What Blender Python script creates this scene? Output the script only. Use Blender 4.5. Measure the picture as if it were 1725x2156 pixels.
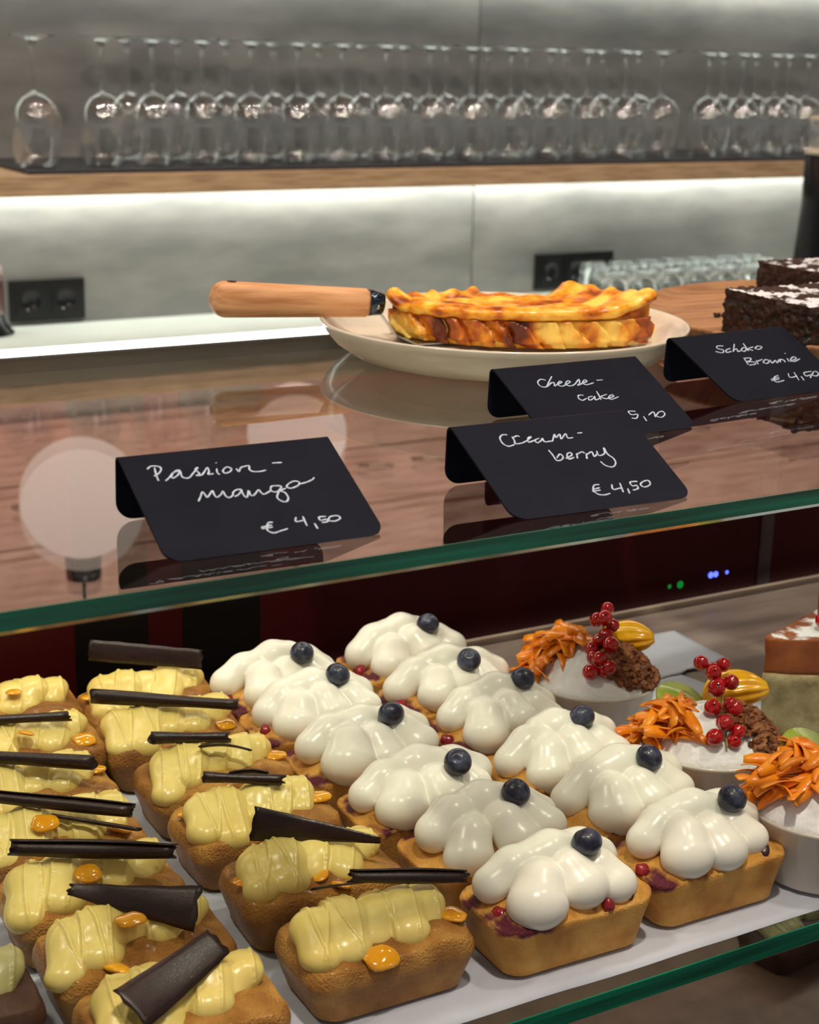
import bpy, bmesh, math, random
import numpy as np
from mathutils import Vector, Matrix, noise

for o in list(bpy.data.objects):
    bpy.data.objects.remove(o)
SC = bpy.context.scene
COL = SC.collection
ZC = 1.5                      # eye height; the numbers below are measured from the eye
PI = math.pi

# ------------------------------------------------------------------ camera
FPX = 3400.0
yaw, pit, rol = math.radians(30.348), math.radians(16.153), math.radians(1.397)
fw = Vector((math.sin(yaw)*math.cos(pit), math.cos(yaw)*math.cos(pit), -math.sin(pit)))
rt = Vector((math.cos(yaw), -math.sin(yaw), 0)); up = rt.cross(fw)
r2 = math.cos(rol)*rt + math.sin(rol)*up; u2 = -math.sin(rol)*rt + math.cos(rol)*up
cd = bpy.data.cameras.new('camera'); cam = bpy.data.objects.new('camera', cd); COL.objects.link(cam)
cam.matrix_world = Matrix(((r2.x, u2.x, -fw.x, 0), (r2.y, u2.y, -fw.y, 0), (r2.z, u2.z, -fw.z, ZC), (0, 0, 0, 1)))
cd.sensor_fit = 'HORIZONTAL'; cd.sensor_width = 36; cd.lens = FPX/1725*36
cd.clip_start = .02; cd.clip_end = 50
cd.dof.use_dof = True; cd.dof.focus_distance = .92; cd.dof.aperture_fstop = 19
SC.camera = cam
SC.cycles.transparent_max_bounces = 48; SC.cycles.max_bounces = 14   # many sheets of glass in a row

# ------------------------------------------------------------------ light and exposure
SC.view_settings.view_transform = 'Standard'; SC.view_settings.look = 'None'
SC.view_settings.gamma = 1; SC.view_settings.exposure = 0.0; SC.view_settings.use_curve_mapping = False
W = bpy.data.worlds.new('room_ambient'); SC.world = W; W.use_nodes = True
W.node_tree.nodes['Background'].inputs[0].default_value = (1, .93, .86, 1)
W.node_tree.nodes['Background'].inputs[1].default_value = .22

def area(name, loc, target, size, power, col, size_y=None):
    l = bpy.data.lights.new(name, 'AREA'); l.energy = power; l.color = col; l.size = size
    if size_y: l.shape = 'RECTANGLE'; l.size_y = size_y
    else: l.shape = 'DISK'
    o = bpy.data.objects.new(name, l); COL.objects.link(o); o.location = loc
    o.rotation_euler = (Vector(target)-Vector(loc)).to_track_quat('-Z', 'Y').to_euler()
    return o
area('ceiling_spot', (.30, .22, ZC+1.40), (.45, .8, ZC-.4), .10, 19, (1, .88, .72))
area('ceiling_spot', (1.2, .45, ZC+1.40), (.75, .9, ZC-.2), .14, 11, (1, .88, .72))
area('ceiling_spot', (-.4, .9, ZC+1.40), (.3, .85, ZC-.4), .14, 9, (1, .86, .68))
for dx in (-.6, .3, 1.2, 2.1, 3.0):
    for dy in (-.9, 1.35):
        area('sparkle_light', (dx, dy, ZC+1.45), (dx, dy, 0), .09, 1.7, (1, .90, .78))  # unseen lamps added for sparkle in the glasses and on the cream
for dx in (.1, .8, 1.5, 2.2, 2.9):
    l_ = area('added_wall_light', (dx, 2.15, ZC+1.42), (dx, 3.1, ZC+.75), .05, 5.5, (1, .83, .74)); l_.data.spread = math.radians(130)  # unseen lamps added to brighten the upper boards and glint in the glasses

# ------------------------------------------------------------------ helpers: nodes
def nt(name):
    m = bpy.data.materials.new(name); m.use_nodes = True
    t = m.node_tree; t.nodes.clear()
    out = t.nodes.new('ShaderNodeOutputMaterial')
    return m, t, out
def N(t, k, **kw):
    n = t.nodes.new('ShaderNode'+k)
    for a, v in kw.items(): setattr(n, a, v)
    return n
def L(t, a, b): t.links.new(a, b)
def rgba(c): return (c[0], c[1], c[2], 1)
def srgb(*c):
    return tuple(((v/255)/12.92 if v/255 <= .04045 else ((v/255+.055)/1.055)**2.4) for v in c)
def coords(t, rnd=True, scale=(1, 1, 1)):
    tc = N(t, 'TexCoord'); mp = N(t, 'Mapping'); mp.inputs['Scale'].default_value = scale
    L(t, tc.outputs['Object'], mp.inputs['Vector'])
    if rnd:
        oi = N(t, 'ObjectInfo'); ml = N(t, 'Math', operation='MULTIPLY'); ml.inputs[1].default_value = 7.3
        L(t, oi.outputs['Random'], ml.inputs[0]); L(t, ml.outputs[0], mp.inputs['Location'])
    return mp.outputs['Vector']
def ramp(t, fac, stops):
    r = N(t, 'ValToRGB'); e = r.color_ramp.elements
    while len(e) < len(stops): e.new(.5)
    for k, (p, c) in enumerate(stops): e[k].position = p; e[k].color = rgba(c)
    L(t, fac, r.inputs[0]); return r.outputs[0]
def mat(name, stops, rough=.5, scale=30, stretch=(1, 1, 1), detail=4, bump=0, bscale=None, bdist=.001, sss=0, sssr=(1, .6, .3),
        coat=0, metal=0, spec=.5, trans=0, ior=1.45, emit=None, rvar=0, rnd=True, extra=None):
    m, t, out = nt(name)
    b = N(t, 'BsdfPrincipled'); L(t, b.outputs[0], out.inputs[0])
    v = coords(t, rnd, stretch)
    nz = N(t, 'TexNoise'); nz.inputs['Scale'].default_value = scale; nz.inputs['Detail'].default_value = detail
    L(t, v, nz.inputs['Vector'])
    if len(stops) == 1: b.inputs['Base Color'].default_value = rgba(stops[0]); c = None
    else:
        k = len(stops)
        st = stops if isinstance(stops[0][0], (float, int)) and len(stops[0]) == 2 else [(.34+.32*i/(k-1), s) for i, s in enumerate(stops)]
        c = ramp(t, nz.outputs['Fac'], st)
    if extra: c = extra(t, v, c)
    if c is not None: L(t, c, b.inputs['Base Color'])
    b.inputs['Roughness'].default_value = rough
    b.inputs['Metallic'].default_value = metal
    b.inputs['Specular IOR Level'].default_value = spec
    b.inputs['IOR'].default_value = ior
    b.inputs['Coat Weight'].default_value = coat; b.inputs['Coat Roughness'].default_value = .12
    b.inputs['Transmission Weight'].default_value = trans
    if sss:
        b.inputs['Subsurface Weight'].default_value = sss; b.inputs['Subsurface Radius'].default_value = sssr
        b.inputs['Subsurface Scale'].default_value = .006
    if emit: b.inputs['Emission Color'].default_value = rgba(emit[0]); b.inputs['Emission Strength'].default_value = emit[1]
    if bump:
        n2 = N(t, 'TexNoise'); n2.inputs['Scale'].default_value = bscale or scale*4; n2.inputs['Detail'].default_value = 5
        L(t, v, n2.inputs['Vector'])
        bp = N(t, 'Bump'); bp.inputs['Strength'].default_value = bump; bp.inputs['Distance'].default_value = bdist
        L(t, n2.outputs['Fac'], bp.inputs['Height']); L(t, bp.outputs[0], b.inputs['Normal'])
        if rvar:
            mr = N(t, 'MapRange'); mr.inputs[1].default_value = .35; mr.inputs[2].default_value = .65
            mr.inputs[3].default_value = max(rough-rvar, .02); mr.inputs[4].default_value = rough+rvar
            L(t, n2.outputs['Fac'], mr.inputs[0]); L(t, mr.outputs[0], b.inputs['Roughness'])
    return m
def emitter(name, col, s):
    m, t, out = nt(name); e = N(t, 'Emission'); e.inputs[0].default_value = rgba(col); e.inputs[1].default_value = s
    L(t, e.outputs[0], out.inputs[0]); return m
def pane_mat(name, tint, f0=.04, rough=0.0, gain=1.0):
    # clear sheet: lets light straight through, mirrors more at a shallow angle
    m, t, out = nt(name)
    lw = N(t, 'LayerWeight'); lw.inputs[0].default_value = .5
    p = N(t, 'Math', operation='POWER'); p.inputs[1].default_value = 5; L(t, lw.outputs['Facing'], p.inputs[0])
    mr = N(t, 'MapRange'); mr.inputs[3].default_value = f0; mr.inputs[4].default_value = gain; L(t, p.outputs[0], mr.inputs[0])
    tr = N(t, 'BsdfTransparent'); tr.inputs[0].default_value = rgba(tint)
    gl = N(t, 'BsdfGlossy'); gl.inputs['Roughness'].default_value = rough; gl.inputs[0].default_value = (1, 1, 1, 1)
    mx = N(t, 'MixShader'); L(t, mr.outputs[0], mx.inputs[0]); L(t, tr.outputs[0], mx.inputs[1]); L(t, gl.outputs[0], mx.inputs[2])
    L(t, mx.outputs[0], out.inputs[0]); return m
def glass_mat(name, col, rough=0, ior=1.45):
    m, t, out = nt(name); g = N(t, 'BsdfGlass'); g.inputs[0].default_value = rgba(col); g.inputs['Roughness'].default_value = rough
    g.inputs['IOR'].default_value = ior; L(t, g.outputs[0], out.inputs[0]); return m

def stain(col, zc, half, thr=.52, sc=38):
    # juice marks with a shape of their own along the baked seam
    def f(t, v, c):
        n = N(t, 'TexNoise'); n.inputs['Scale'].default_value = sc; n.inputs['Detail'].default_value = 3
        ad = N(t, 'VectorMath', operation='ADD'); ad.inputs[1].default_value = (3.1, 5.7, 1.3); L(t, v, ad.inputs[0]); L(t, ad.outputs[0], n.inputs['Vector'])
        tc = N(t, 'TexCoord'); sp = N(t, 'SeparateXYZ'); L(t, tc.outputs['Object'], sp.inputs[0])
        d = N(t, 'Math', operation='SUBTRACT'); d.inputs[1].default_value = zc; L(t, sp.outputs[2], d.inputs[0])
        a = N(t, 'Math', operation='ABSOLUTE'); L(t, d.outputs[0], a.inputs[0])
        q = N(t, 'MapRange'); q.inputs[1].default_value = 0; q.inputs[2].default_value = half; q.inputs[3].default_value = .12; q.inputs[4].default_value = -.16
        L(t, a.outputs[0], q.inputs[0])
        s = N(t, 'Math', operation='ADD'); L(t, n.outputs['Fac'], s.inputs[0]); L(t, q.outputs[0], s.inputs[1])
        w = N(t, 'MapRange'); w.inputs[1].default_value = thr; w.inputs[2].default_value = thr+.09; L(t, s.outputs[0], w.inputs[0])
        mx = N(t, 'Mix', data_type='RGBA'); L(t, w.outputs[0], mx.inputs[0]); L(t, c, mx.inputs[6]); mx.inputs[7].default_value = rgba(col)
        return mx.outputs[2]
    return f
def dusting(col, thr, sc, width=.06):
    def f(t, v, c):
        n = N(t, 'TexNoise'); n.inputs['Scale'].default_value = sc; n.inputs['Detail'].default_value = 6; L(t, v, n.inputs['Vector'])
        g = N(t, 'NewGeometry'); sp = N(t, 'SeparateXYZ'); L(t, g.outputs['Normal'], sp.inputs[0])
        q = N(t, 'MapRange'); q.inputs[1].default_value = .2; q.inputs[2].default_value = .9; q.inputs[3].default_value = -.5; q.inputs[4].default_value = 0
        L(t, sp.outputs[2], q.inputs[0])
        s = N(t, 'Math', operation='ADD'); L(t, n.outputs['Fac'], s.inputs[0]); L(t, q.outputs[0], s.inputs[1])
        w = N(t, 'MapRange'); w.inputs[1].default_value = thr; w.inputs[2].default_value = thr+width; L(t, s.outputs[0], w.inputs[0])
        mx = N(t, 'Mix', data_type='RGBA'); L(t, w.outputs[0], mx.inputs[0])
        if c is None: mx.inputs[6].default_value = (.02, .008, .005, 1)
        else: L(t, c, mx.inputs[6])
        mx.inputs[7].default_value = rgba(col); return mx.outputs[2]
    return f

# ------------------------------------------------------------------ materials
M = {}
M['wall'] = mat('grey_stone_panel', [srgb(134, 134, 134), srgb(150, 149, 147), srgb(163, 162, 160)], .6, 5, (1, 1, 3), 8, .15, 60, .002)
M['wood_shelf'] = mat('oak_shelf', [srgb(158, 130, 98), srgb(182, 152, 118), srgb(194, 166, 130)], .5, 12, (1.2, 14, 14), 5, .1, 60)
M['wood_dark'] = mat('brown_wood_board', [srgb(176, 136, 118), srgb(204, 164, 146), srgb(220, 184, 166)], .5, 10, (1, 12, 12), 5, .1, 50)
M['mat_black'] = mat('black_bar_mat', [srgb(38, 39, 43), srgb(50, 51, 56)], .45, 60, bump=.3, bscale=220)
M['counter'] = mat('white_worktop', [srgb(228, 236, 230), srgb(238, 242, 238)], .3, 6)
M['black_plastic'] = mat('black_plastic', [srgb(17, 17, 19)], .4)
M['black_gloss'] = mat('black_gloss_metal', [srgb(9, 11, 16)], .3)
M['led'] = emitter('led_diffuser', (.95, 1, .90), 16)
M['led_dim'] = emitter('upper_led_diffuser', (.95, 1, .90), 9)
M['led_bar'] = emitter('case_led_diffuser', (.90, 1, .90), 4.5)
M['alu'] = mat('brushed_aluminium', [srgb(150, 150, 150)], .35, metal=1)
M['alu_matt'] = mat('matt_grey_profile', [srgb(84, 78, 74)], .6)
M['pane'] = pane_mat('clear_shelf_glass', (.93, .97, .95), .045)
M['edge_green'] = mat('green_glass_edge', [srgb(0, 62, 47), srgb(0, 96, 74), srgb(6, 128, 100)], .12, 5, (1, 30, 30), 2, coat=.6)
M['chamfer'] = mat('polished_glass_bevel', [(.75, .75, .70)], .10, metal=1)
M['thin_glass'] = pane_mat('wine_glass_bowl', (.99, .994, .995), .09, 0.0, .9)
M['solid_glass'] = glass_mat('wine_glass_stem', (.97, .98, .98))
M['maroon'] = mat('maroon_panel', [srgb(52, 5, 8), srgb(60, 7, 10)], .45, 4, spec=.15)
M['black_panel'] = mat('black_panel', [srgb(10, 6, 7)], .45, spec=.15)
M['base'] = mat('case_base', [srgb(28, 22, 20)], .5)
M['floor'] = mat('floor_tile', [srgb(70, 62, 56), srgb(84, 76, 70)], .5, 3)
M['ceiling'] = mat('ceiling_paint', [srgb(180, 160, 150)], .8)
M['tray'] = mat('grey_brown_tray', [srgb(112, 98, 92), srgb(134, 119, 112), srgb(150, 136, 128)], .35, 9, (1, 5, 1), 5)
M['tray_brown'] = mat('brown_tray', [srgb(104, 80, 64), srgb(122, 96, 78)], .5, 30)
M['rail'] = mat('beige_rail', [srgb(176, 158, 142)], .4)
M['paper'] = mat('baking_paper', [srgb(174, 179, 193), srgb(192, 196, 208)], .6, 14, bump=.5, bscale=16, bdist=.002, spec=.3)
M['tag'] = mat('black_card', [srgb(12, 15, 28), srgb(17, 20, 34)], .5, 40, bump=.05, bscale=400, spec=.10)
M['ink'] = mat('white_chalk_ink', [srgb(150, 164, 188), srgb(204, 214, 230)], .6, 900)
M['crumb_dark'] = mat('passion_loaf', [srgb(140, 90, 34), srgb(172, 116, 46), srgb(202, 148, 68)], .42, 42, detail=9, bump=1, bscale=800, bdist=.0022, rvar=.16, sss=.12, coat=.15)
M['crumb_light'] = mat('berry_loaf', [srgb(182, 122, 48), srgb(212, 152, 66), srgb(226, 172, 88)], .55, 46, detail=9, bump=1, bscale=800, bdist=.0014, sss=.12,
                       extra=stain(srgb(92, 18, 38), .030, .011, .60))
M['crumb_choc'] = mat('chocolate_loaf', [srgb(58, 34, 26), srgb(80, 50, 36)], .6, 60, bump=.5, bscale=300)
M['cream_white'] = mat('white_cream', [srgb(243, 240, 226), srgb(246, 243, 232)], .27, 20, sss=.25, sssr=(1, .85, .6), bump=.08, bscale=60, bdist=.001)
M['cream_yellow'] = mat('yellow_cream', [srgb(222, 198, 112), srgb(231, 210, 128)], .27, 30, sss=.2, sssr=(1, .8, .35), bump=.15, bscale=130, bdist=.0008)
M['cream_green'] = mat('pale_green_cream', [srgb(166, 158, 104), srgb(186, 180, 128)], .35, 40, bump=.4, bscale=150)
M['choc'] = mat('dark_chocolate', [srgb(30, 15, 13), srgb(46, 24, 21)], .34, 60, (1, 6, 6), bump=.25, bscale=420, bdist=.0004, rvar=.08)
M['jam'] = mat('orange_jam', [srgb(214, 142, 14), srgb(236, 168, 28)], .08, 60, sss=.15, sssr=(.6, .4, .1), coat=.8)
M['blueberry'] = mat('blueberry_skin', [srgb(28, 28, 44), srgb(40, 42, 62), srgb(72, 78, 100)], .36, 120, bump=.2, bscale=300, coat=.2)
M['baked_berry'] = mat('baked_berry', [srgb(34, 12, 22), srgb(64, 18, 32)], .25, 120, bump=.5, bscale=220, coat=.4)
M['red_berry'] = mat('red_berry_juice', [srgb(120, 14, 26), srgb(150, 26, 40)], .25, 120, coat=.4)
M['ceramic'] = mat('cream_ceramic', [srgb(214, 204, 186), srgb(224, 214, 198)], .22, 30, coat=.4)
M['ceramic_white'] = mat('white_ceramic', [srgb(206, 198, 188)], .3, coat=.3)
M['beech'] = mat('beech_handle', [srgb(184, 124, 80), srgb(212, 154, 106), srgb(226, 172, 126)], .5, 26, (.6, 7, 7), 6, .25, 120)
M['beech_board'] = mat('wooden_board', [srgb(140, 98, 66), srgb(170, 122, 84), srgb(186, 138, 98)], .5, 14, (1, 9, 1), 6, .15, 60)
M['steel'] = mat('steel', [srgb(170, 172, 176)], .18, metal=1)
M['dark_steel'] = mat('dark_steel', [srgb(70, 80, 96)], .2, metal=1)
M['cheese_fill'] = mat('cheesecake_filling', [srgb(240, 200, 92), srgb(250, 222, 132), srgb(244, 226, 160)], .4, 40, bump=.5, bscale=120, sss=.25)
M['cheese_top'] = mat('cheesecake_baked_top', [(.34, srgb(140, 60, 8)), (.42, srgb(206, 112, 14)), (.50, srgb(238, 164, 38)), (.62, srgb(253, 214, 96))], .3, 45, (1, 1, 2), 5, .35, 150, coat=.2, sss=.1)
M['cheese_crust'] = mat('cheesecake_baked_crust', [(.33, srgb(96, 34, 8)), (.42, srgb(182, 88, 16)), (.50, srgb(232, 154, 40)), (.60, srgb(252, 212, 104))], .35, 34, (1, 1, .8), 4, .35, 160, coat=.2, sss=.1)
M['brownie'] = mat('brownie_crumb', [srgb(18, 9, 7), srgb(36, 18, 13), srgb(58, 30, 22)], .42, 240, bump=1, bscale=330, bdist=.002)
M['brownie_top'] = mat('sugared_brownie_top', [srgb(40, 22, 17), srgb(62, 36, 28)], .6, 160, bump=.8, bscale=260, bdist=.002, extra=dusting(srgb(226, 226, 232), .50, 55))
M['sugar'] = mat('powdered_sugar', [srgb(238, 238, 240)], .9, bump=.6, bscale=420, bdist=.0015)
M['sugared_cream'] = mat('sugared_coconut_cream', [srgb(232, 232, 234), srgb(244, 244, 246)], .85, 120, bump=.5, bscale=360, bdist=.0015)
M['carrot'] = mat('carrot_shred', [srgb(232, 116, 10), srgb(250, 152, 26)], .32, 90, coat=.3, sss=.15)
M['currant'] = mat('red_currant', [srgb(150, 6, 12), srgb(186, 14, 20)], .08, 60, coat=.8, sss=.3, sssr=(1, .1, .05))
M['stem_green'] = mat('currant_stem', [srgb(150, 140, 74)], .5)
M['dark_dot'] = mat('dried_tip', [srgb(40, 26, 16)], .7)
M['mango'] = mat('mango_flesh', [srgb(232, 158, 12), srgb(248, 190, 30)], .2, 60, coat=.5, sss=.2)
M['granola'] = mat('granola', [srgb(88, 44, 22), srgb(126, 72, 38), srgb(160, 104, 62)], .5, 160, bump=.4)
M['kiwi'] = mat('kiwi_flesh', [srgb(120, 140, 40), srgb(160, 170, 70)], .3, 60, coat=.4)
M['seed'] = mat('pumpkin_seed', [srgb(190, 180, 96)], .4)
M['cake_crumb'] = mat('pale_sponge', [srgb(140, 126, 86), srgb(166, 150, 108), srgb(184, 170, 130)], .7, 70, bump=.7, bscale=240, bdist=.0012)
M['cake_crust'] = mat('golden_crust', [srgb(140, 70, 30), srgb(172, 96, 44)], .5, 50, bump=.6, bscale=200, extra=dusting(srgb(236, 236, 240), .40, 70, .10))
M['cinnamon'] = mat('cinnamon_bark', [srgb(140, 66, 34), srgb(170, 90, 50)], .5, 40)
M['red_liquid'] = mat('red_syrup', [srgb(70, 4, 12), srgb(92, 8, 18)], .12, 10, coat=.8)
M['pink_cap'] = mat('pink_cap', [srgb(196, 170, 176)], .4)
M['cream_plastic'] = mat('cream_collar', [srgb(224, 214, 190)], .4)
M['case_strip'] = emitter('case_strip_diffuser', (1, .90, .74), 15)
M['globe'] = emitter('globe_lamp_glass', (1, .72, .60), 1.35)
M['green_dot'] = emitter('green_led_glint', (.03, .9, .12), .22)
M['blue_dot'] = emitter('blue_led_glint', (.10, .14, 1), 2.5)

# ------------------------------------------------------------------ helpers: objects
def link(name, me, m, parent=None, loc=None, rot=None, smooth=True):
    if m is not None and not me.materials: me.materials.append(m)
    if smooth:
        for p in me.polygons: p.use_smooth = True
    o = bpy.data.objects.new(name, me); COL.objects.link(o)
    if parent is not None: o.parent = parent
    if loc is not None: o.location = loc
    if rot is not None: o.rotation_euler = rot
    return o
def tag(o, label=None, cat=None, group=None, kind=None):
    for k, v in (('label', label), ('category', cat), ('group', group), ('kind', kind)):
        if v: o[k] = v
    return o
def empty(name, loc, label, cat, group=None, rz=0):
    o = bpy.data.objects.new(name, None); o.empty_display_size = .02; COL.objects.link(o)
    o.location = loc; o.rotation_euler = (0, 0, rz); return tag(o, label, cat, group)
def mesh(name, v, f):
    me = bpy.data.meshes.new(name); me.from_pydata([tuple(map(float, p)) for p in v], [], [tuple(int(i) for i in q) for q in f]); me.update(); return me
def bm_mesh(name, bm):
    bmesh.ops.recalc_face_normals(bm, faces=bm.faces)
    me = bpy.data.meshes.new(name); bm.to_mesh(me); bm.free(); return me
def box_me(name, x0, x1, y0, y1, z0, z1, bev=0, seg=2):
    bm = bmesh.new(); bmesh.ops.create_cube(bm, size=1)
    for v in bm.verts:
        v.co = Vector(((x0+x1)/2+v.co.x*(x1-x0), (y0+y1)/2+v.co.y*(y1-y0), (z0+z1)/2+v.co.z*(z1-z0)))
    if bev: bmesh.ops.bevel(bm, geom=bm.edges[:], offset=bev, segments=seg, affect='EDGES', profile=.5)
    return bm_mesh(name, bm)
def box(name, x0, x1, y0, y1, z0, z1, m, parent=None, bev=0, smooth=False, **kw):
    return link(name, box_me(name, x0, x1, y0, y1, z0, z1, bev), m, parent, smooth=smooth, **kw)
def lathe_me(name, prof, n=32, close=False):
    v, f = [], []
    for r, z in prof:
        for k in range(n):
            a = 2*PI*k/n; v.append((r*math.cos(a), r*math.sin(a), z))
    m_ = len(prof)
    for i in range(m_-1 if not close else m_):
        for k in range(n):
            a, b = i*n+k, i*n+(k+1) % n; j = (i+1) % m_
            f.append((a, b, j*n+(k+1) % n, j*n+k))
    if not close:
        if prof[0][0] > 1e-6: f.append(tuple(range(n-1, -1, -1)))
        if prof[-1][0] > 1e-6: f.append(tuple(range((m_-1)*n, m_*n)))
    me = mesh(name, v, f)
    bm = bmesh.new(); bm.from_mesh(me); bmesh.ops.remove_doubles(bm, verts=bm.verts, dist=1e-6); bmesh.ops.recalc_face_normals(bm, faces=bm.faces); bm.to_mesh(me); bm.free()
    return me
def sphere_me(name, r, u=20, v=12, sx=1, sy=1, sz=1, nz=0, seed=0):
    bm = bmesh.new(); bmesh.ops.create_uvsphere(bm, u_segments=u, v_segments=v, radius=r)
    for q in bm.verts:
        d = 1+nz*noise.noise(q.co/r*1.3+Vector((seed*3.1, 0, 0)))
        q.co = Vector((q.co.x*sx*d, q.co.y*sy*d, q.co.z*sz*d))
    return bm_mesh(name, bm)
def tube_me(name, pts, rad, n=8):
    v, f = [], []; P = [Vector(p) for p in pts]
    rad = rad if isinstance(rad, (list, tuple)) else [rad]*len(P)
    for i, p in enumerate(P):
        d = (P[min(i+1, len(P)-1)]-P[max(i-1, 0)]).normalized()
        a = d.orthogonal().normalized() if i == 0 else (a-d*a.dot(d)).normalized()
        b = d.cross(a)
        for k in range(n):
            t = 2*PI*k/n; v.append(p+(a*math.cos(t)+b*math.sin(t))*rad[i])
    for i in range(len(P)-1):
        for k in range(n): f.append((i*n+k, i*n+(k+1) % n, (i+1)*n+(k+1) % n, (i+1)*n+k))
    f.append(tuple(range(n-1, -1, -1))); f.append(tuple(range((len(P)-1)*n, len(P)*n)))
    return mesh(name, v, f)

def snet(F, lo, hi, h):
    # iso-surface of a distance field (naive surface nets)
    ax = [np.arange(lo[i], hi[i]+h, h) for i in range(3)]
    P = np.stack(np.meshgrid(*ax, indexing='ij'), -1)
    V = F(P); S = V < 0
    nx, ny, nz = [a-1 for a in V.shape]
    acc = np.zeros((nx, ny, nz, 3)); cnt = np.zeros((nx, ny, nz))
    C = [(i, j, k) for i in (0, 1) for j in (0, 1) for k in (0, 1)]
    sub = lambda A, c: A[c[0]:c[0]+nx, c[1]:c[1]+ny, c[2]:c[2]+nz]
    for a in C:
        for d in range(3):
            if a[d]: continue
            b = list(a); b[d] = 1
            va, vb = sub(V, a), sub(V, b); mk = (va < 0) != (vb < 0)
            den = np.where(mk, va-vb, 1); t = np.where(mk, va/den, 0)
            pa, pb = sub(P, a), sub(P, b)
            acc += np.where(mk[..., None], pa+(pb-pa)*t[..., None], 0); cnt += mk
    act = cnt > 0
    idx = -np.ones(act.shape, int); idx[act] = np.arange(act.sum())
    verts = acc[act]/cnt[act][:, None]
    faces = []
    for d in range(3):
        e, g = (d+1) % 3, (d+2) % 3
        sl = [slice(None)]*3; sl2 = [slice(None)]*3
        sl[d] = slice(0, -1); sl2[d] = slice(1, None)
        A, B = S[tuple(sl)], S[tuple(sl2)]
        I = np.argwhere(A != B)
        ok = (I[:, e] > 0) & (I[:, g] > 0) & (I[:, e] < idx.shape[e]) & (I[:, g] < idx.shape[g])
        I = I[ok]; fl = A[tuple(I.T)]
        ve = np.zeros(3, int); ve[e] = 1; vg = np.zeros(3, int); vg[g] = 1
        q = np.stack([idx[tuple((I-ve-vg).T)], idx[tuple((I-vg).T)], idx[tuple(I.T)], idx[tuple((I-ve).T)]], 1)
        q[~fl] = q[~fl][:, ::-1]
        faces.append(q)
    return verts, np.concatenate(faces)
def smin(a, b, k):
    h = np.clip(.5+.5*(b-a)/k, 0, 1); return b*(1-h)+a*h-k*h*(1-h)
def cone(P, a, b, ra, rb, sq=None):
    a, b = np.array(a), np.array(b); ba = b-a
    t = np.clip(((P-a)@ba)/(ba@ba), 0, 1)
    D = P-(a+t[..., None]*ba)
    if sq is not None: D = D/np.array(sq)
    return np.sqrt((D*D).sum(-1))-(ra+(rb-ra)*t)
def net_mesh(name, F, lo, hi, h):
    v, f = snet(F, lo, hi, h); return mesh(name, v, f)

ORD = ['', 'first', 'second', 'third', 'fourth', 'fifth', 'sixth', 'seventh', 'eighth', 'ninth', 'tenth', 'eleventh', 'twelfth', 'thirteenth', 'fourteenth', 'fifteenth', 'sixteenth', 'seventeenth', 'eighteenth']
H1 = ZC-.2185          # top face of the upper glass
H2 = ZC-.4835          # top face of the lower glass
H3 = ZC-.755           # lowest deck

# ------------------------------------------------------------------ setting
f_ = box('floor', -2, 5, -1.5, 3.2, -.05, 0, M['floor']); tag(f_, kind='structure')
c_ = box('ceiling', -2, 5, -1.5, 3.2, 3.0, 3.05, M['ceiling']); tag(c_, kind='structure')
wall = bpy.data.objects.new('wall_back', None); COL.objects.link(wall); wall.location = (0, 3.1, 0); tag(wall, kind='structure')
core = box('wall_core', -2, 5, .012, .10, 0, 3.0, mat('joint_grout', [srgb(96, 96, 96)], .8), wall)
xs = [-1.647, -.444, .759, 1.962, 3.165, 4.368]
for a, b in zip(xs[:-1], xs[1:]):
    box('panel', a+.0015, b-.0015, 0, .012, 0, ZC+.30, M['wall'], wall, bev=.0008)
for k in range(9):
    box('board', -1.65, 4.37, -.012, .012, ZC+.303+k*.132, ZC+.303+k*.132+.128, M['wood_dark'], wall, bev=.002)

# back counter
cnt = empty('back_counter', (1.6, 2.75, 0), 'white back-bar counter along the grey panelled wall', 'counter')
box('worktop', -3, 2.7, -.30, .349, .912, ZC-.548, M['counter'], cnt, bev=.004)
box('cabinet_body', -3, 2.7, -.27, .345, 0, .911, M['base'], cnt)

def wall_shelf(z_top, th, y0, label, xr, led='led'):
    s = empty('wall_shelf', (1.6, 3.0, z_top-th), label, 'shelf')
    box('plank', -2.7, xr-1.6, y0-3.0, .0995, 0, th, M['wood_shelf'], s, bev=.002)
    p = box('led_profile', -2.7, xr-1.6, .052, .094, -.012, -.001, M['alu'], s)
    box('diffuser', -2.7, xr-1.6, .055, .091, -.0155, -.0122, M[led], p)
    box('led_shield', -2.7, xr-1.6, .046, .0505, -.026, -.001, M['wood_shelf'], p)  # added strip that hides the diffuser from the counter glass reflection
    return s
wall_shelf(ZC-.2314, .036, 2.76, 'long oak wall shelf with a light strip carrying the upside-down wine glasses', 3.6)
wall_shelf(ZC+.203, .036, 2.80, 'higher oak wall shelf lit from below, mirrored in the glass counter top', 4.2, 'led_dim')
mt = box('bar_mat', .849, 3.55, 2.775, 3.09, ZC-.2312, ZC-.2252, M['mat_black'], bev=.001)
tag(mt, 'black rubber bar mat on the oak wall shelf under the wine glasses', 'mat')

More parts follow.
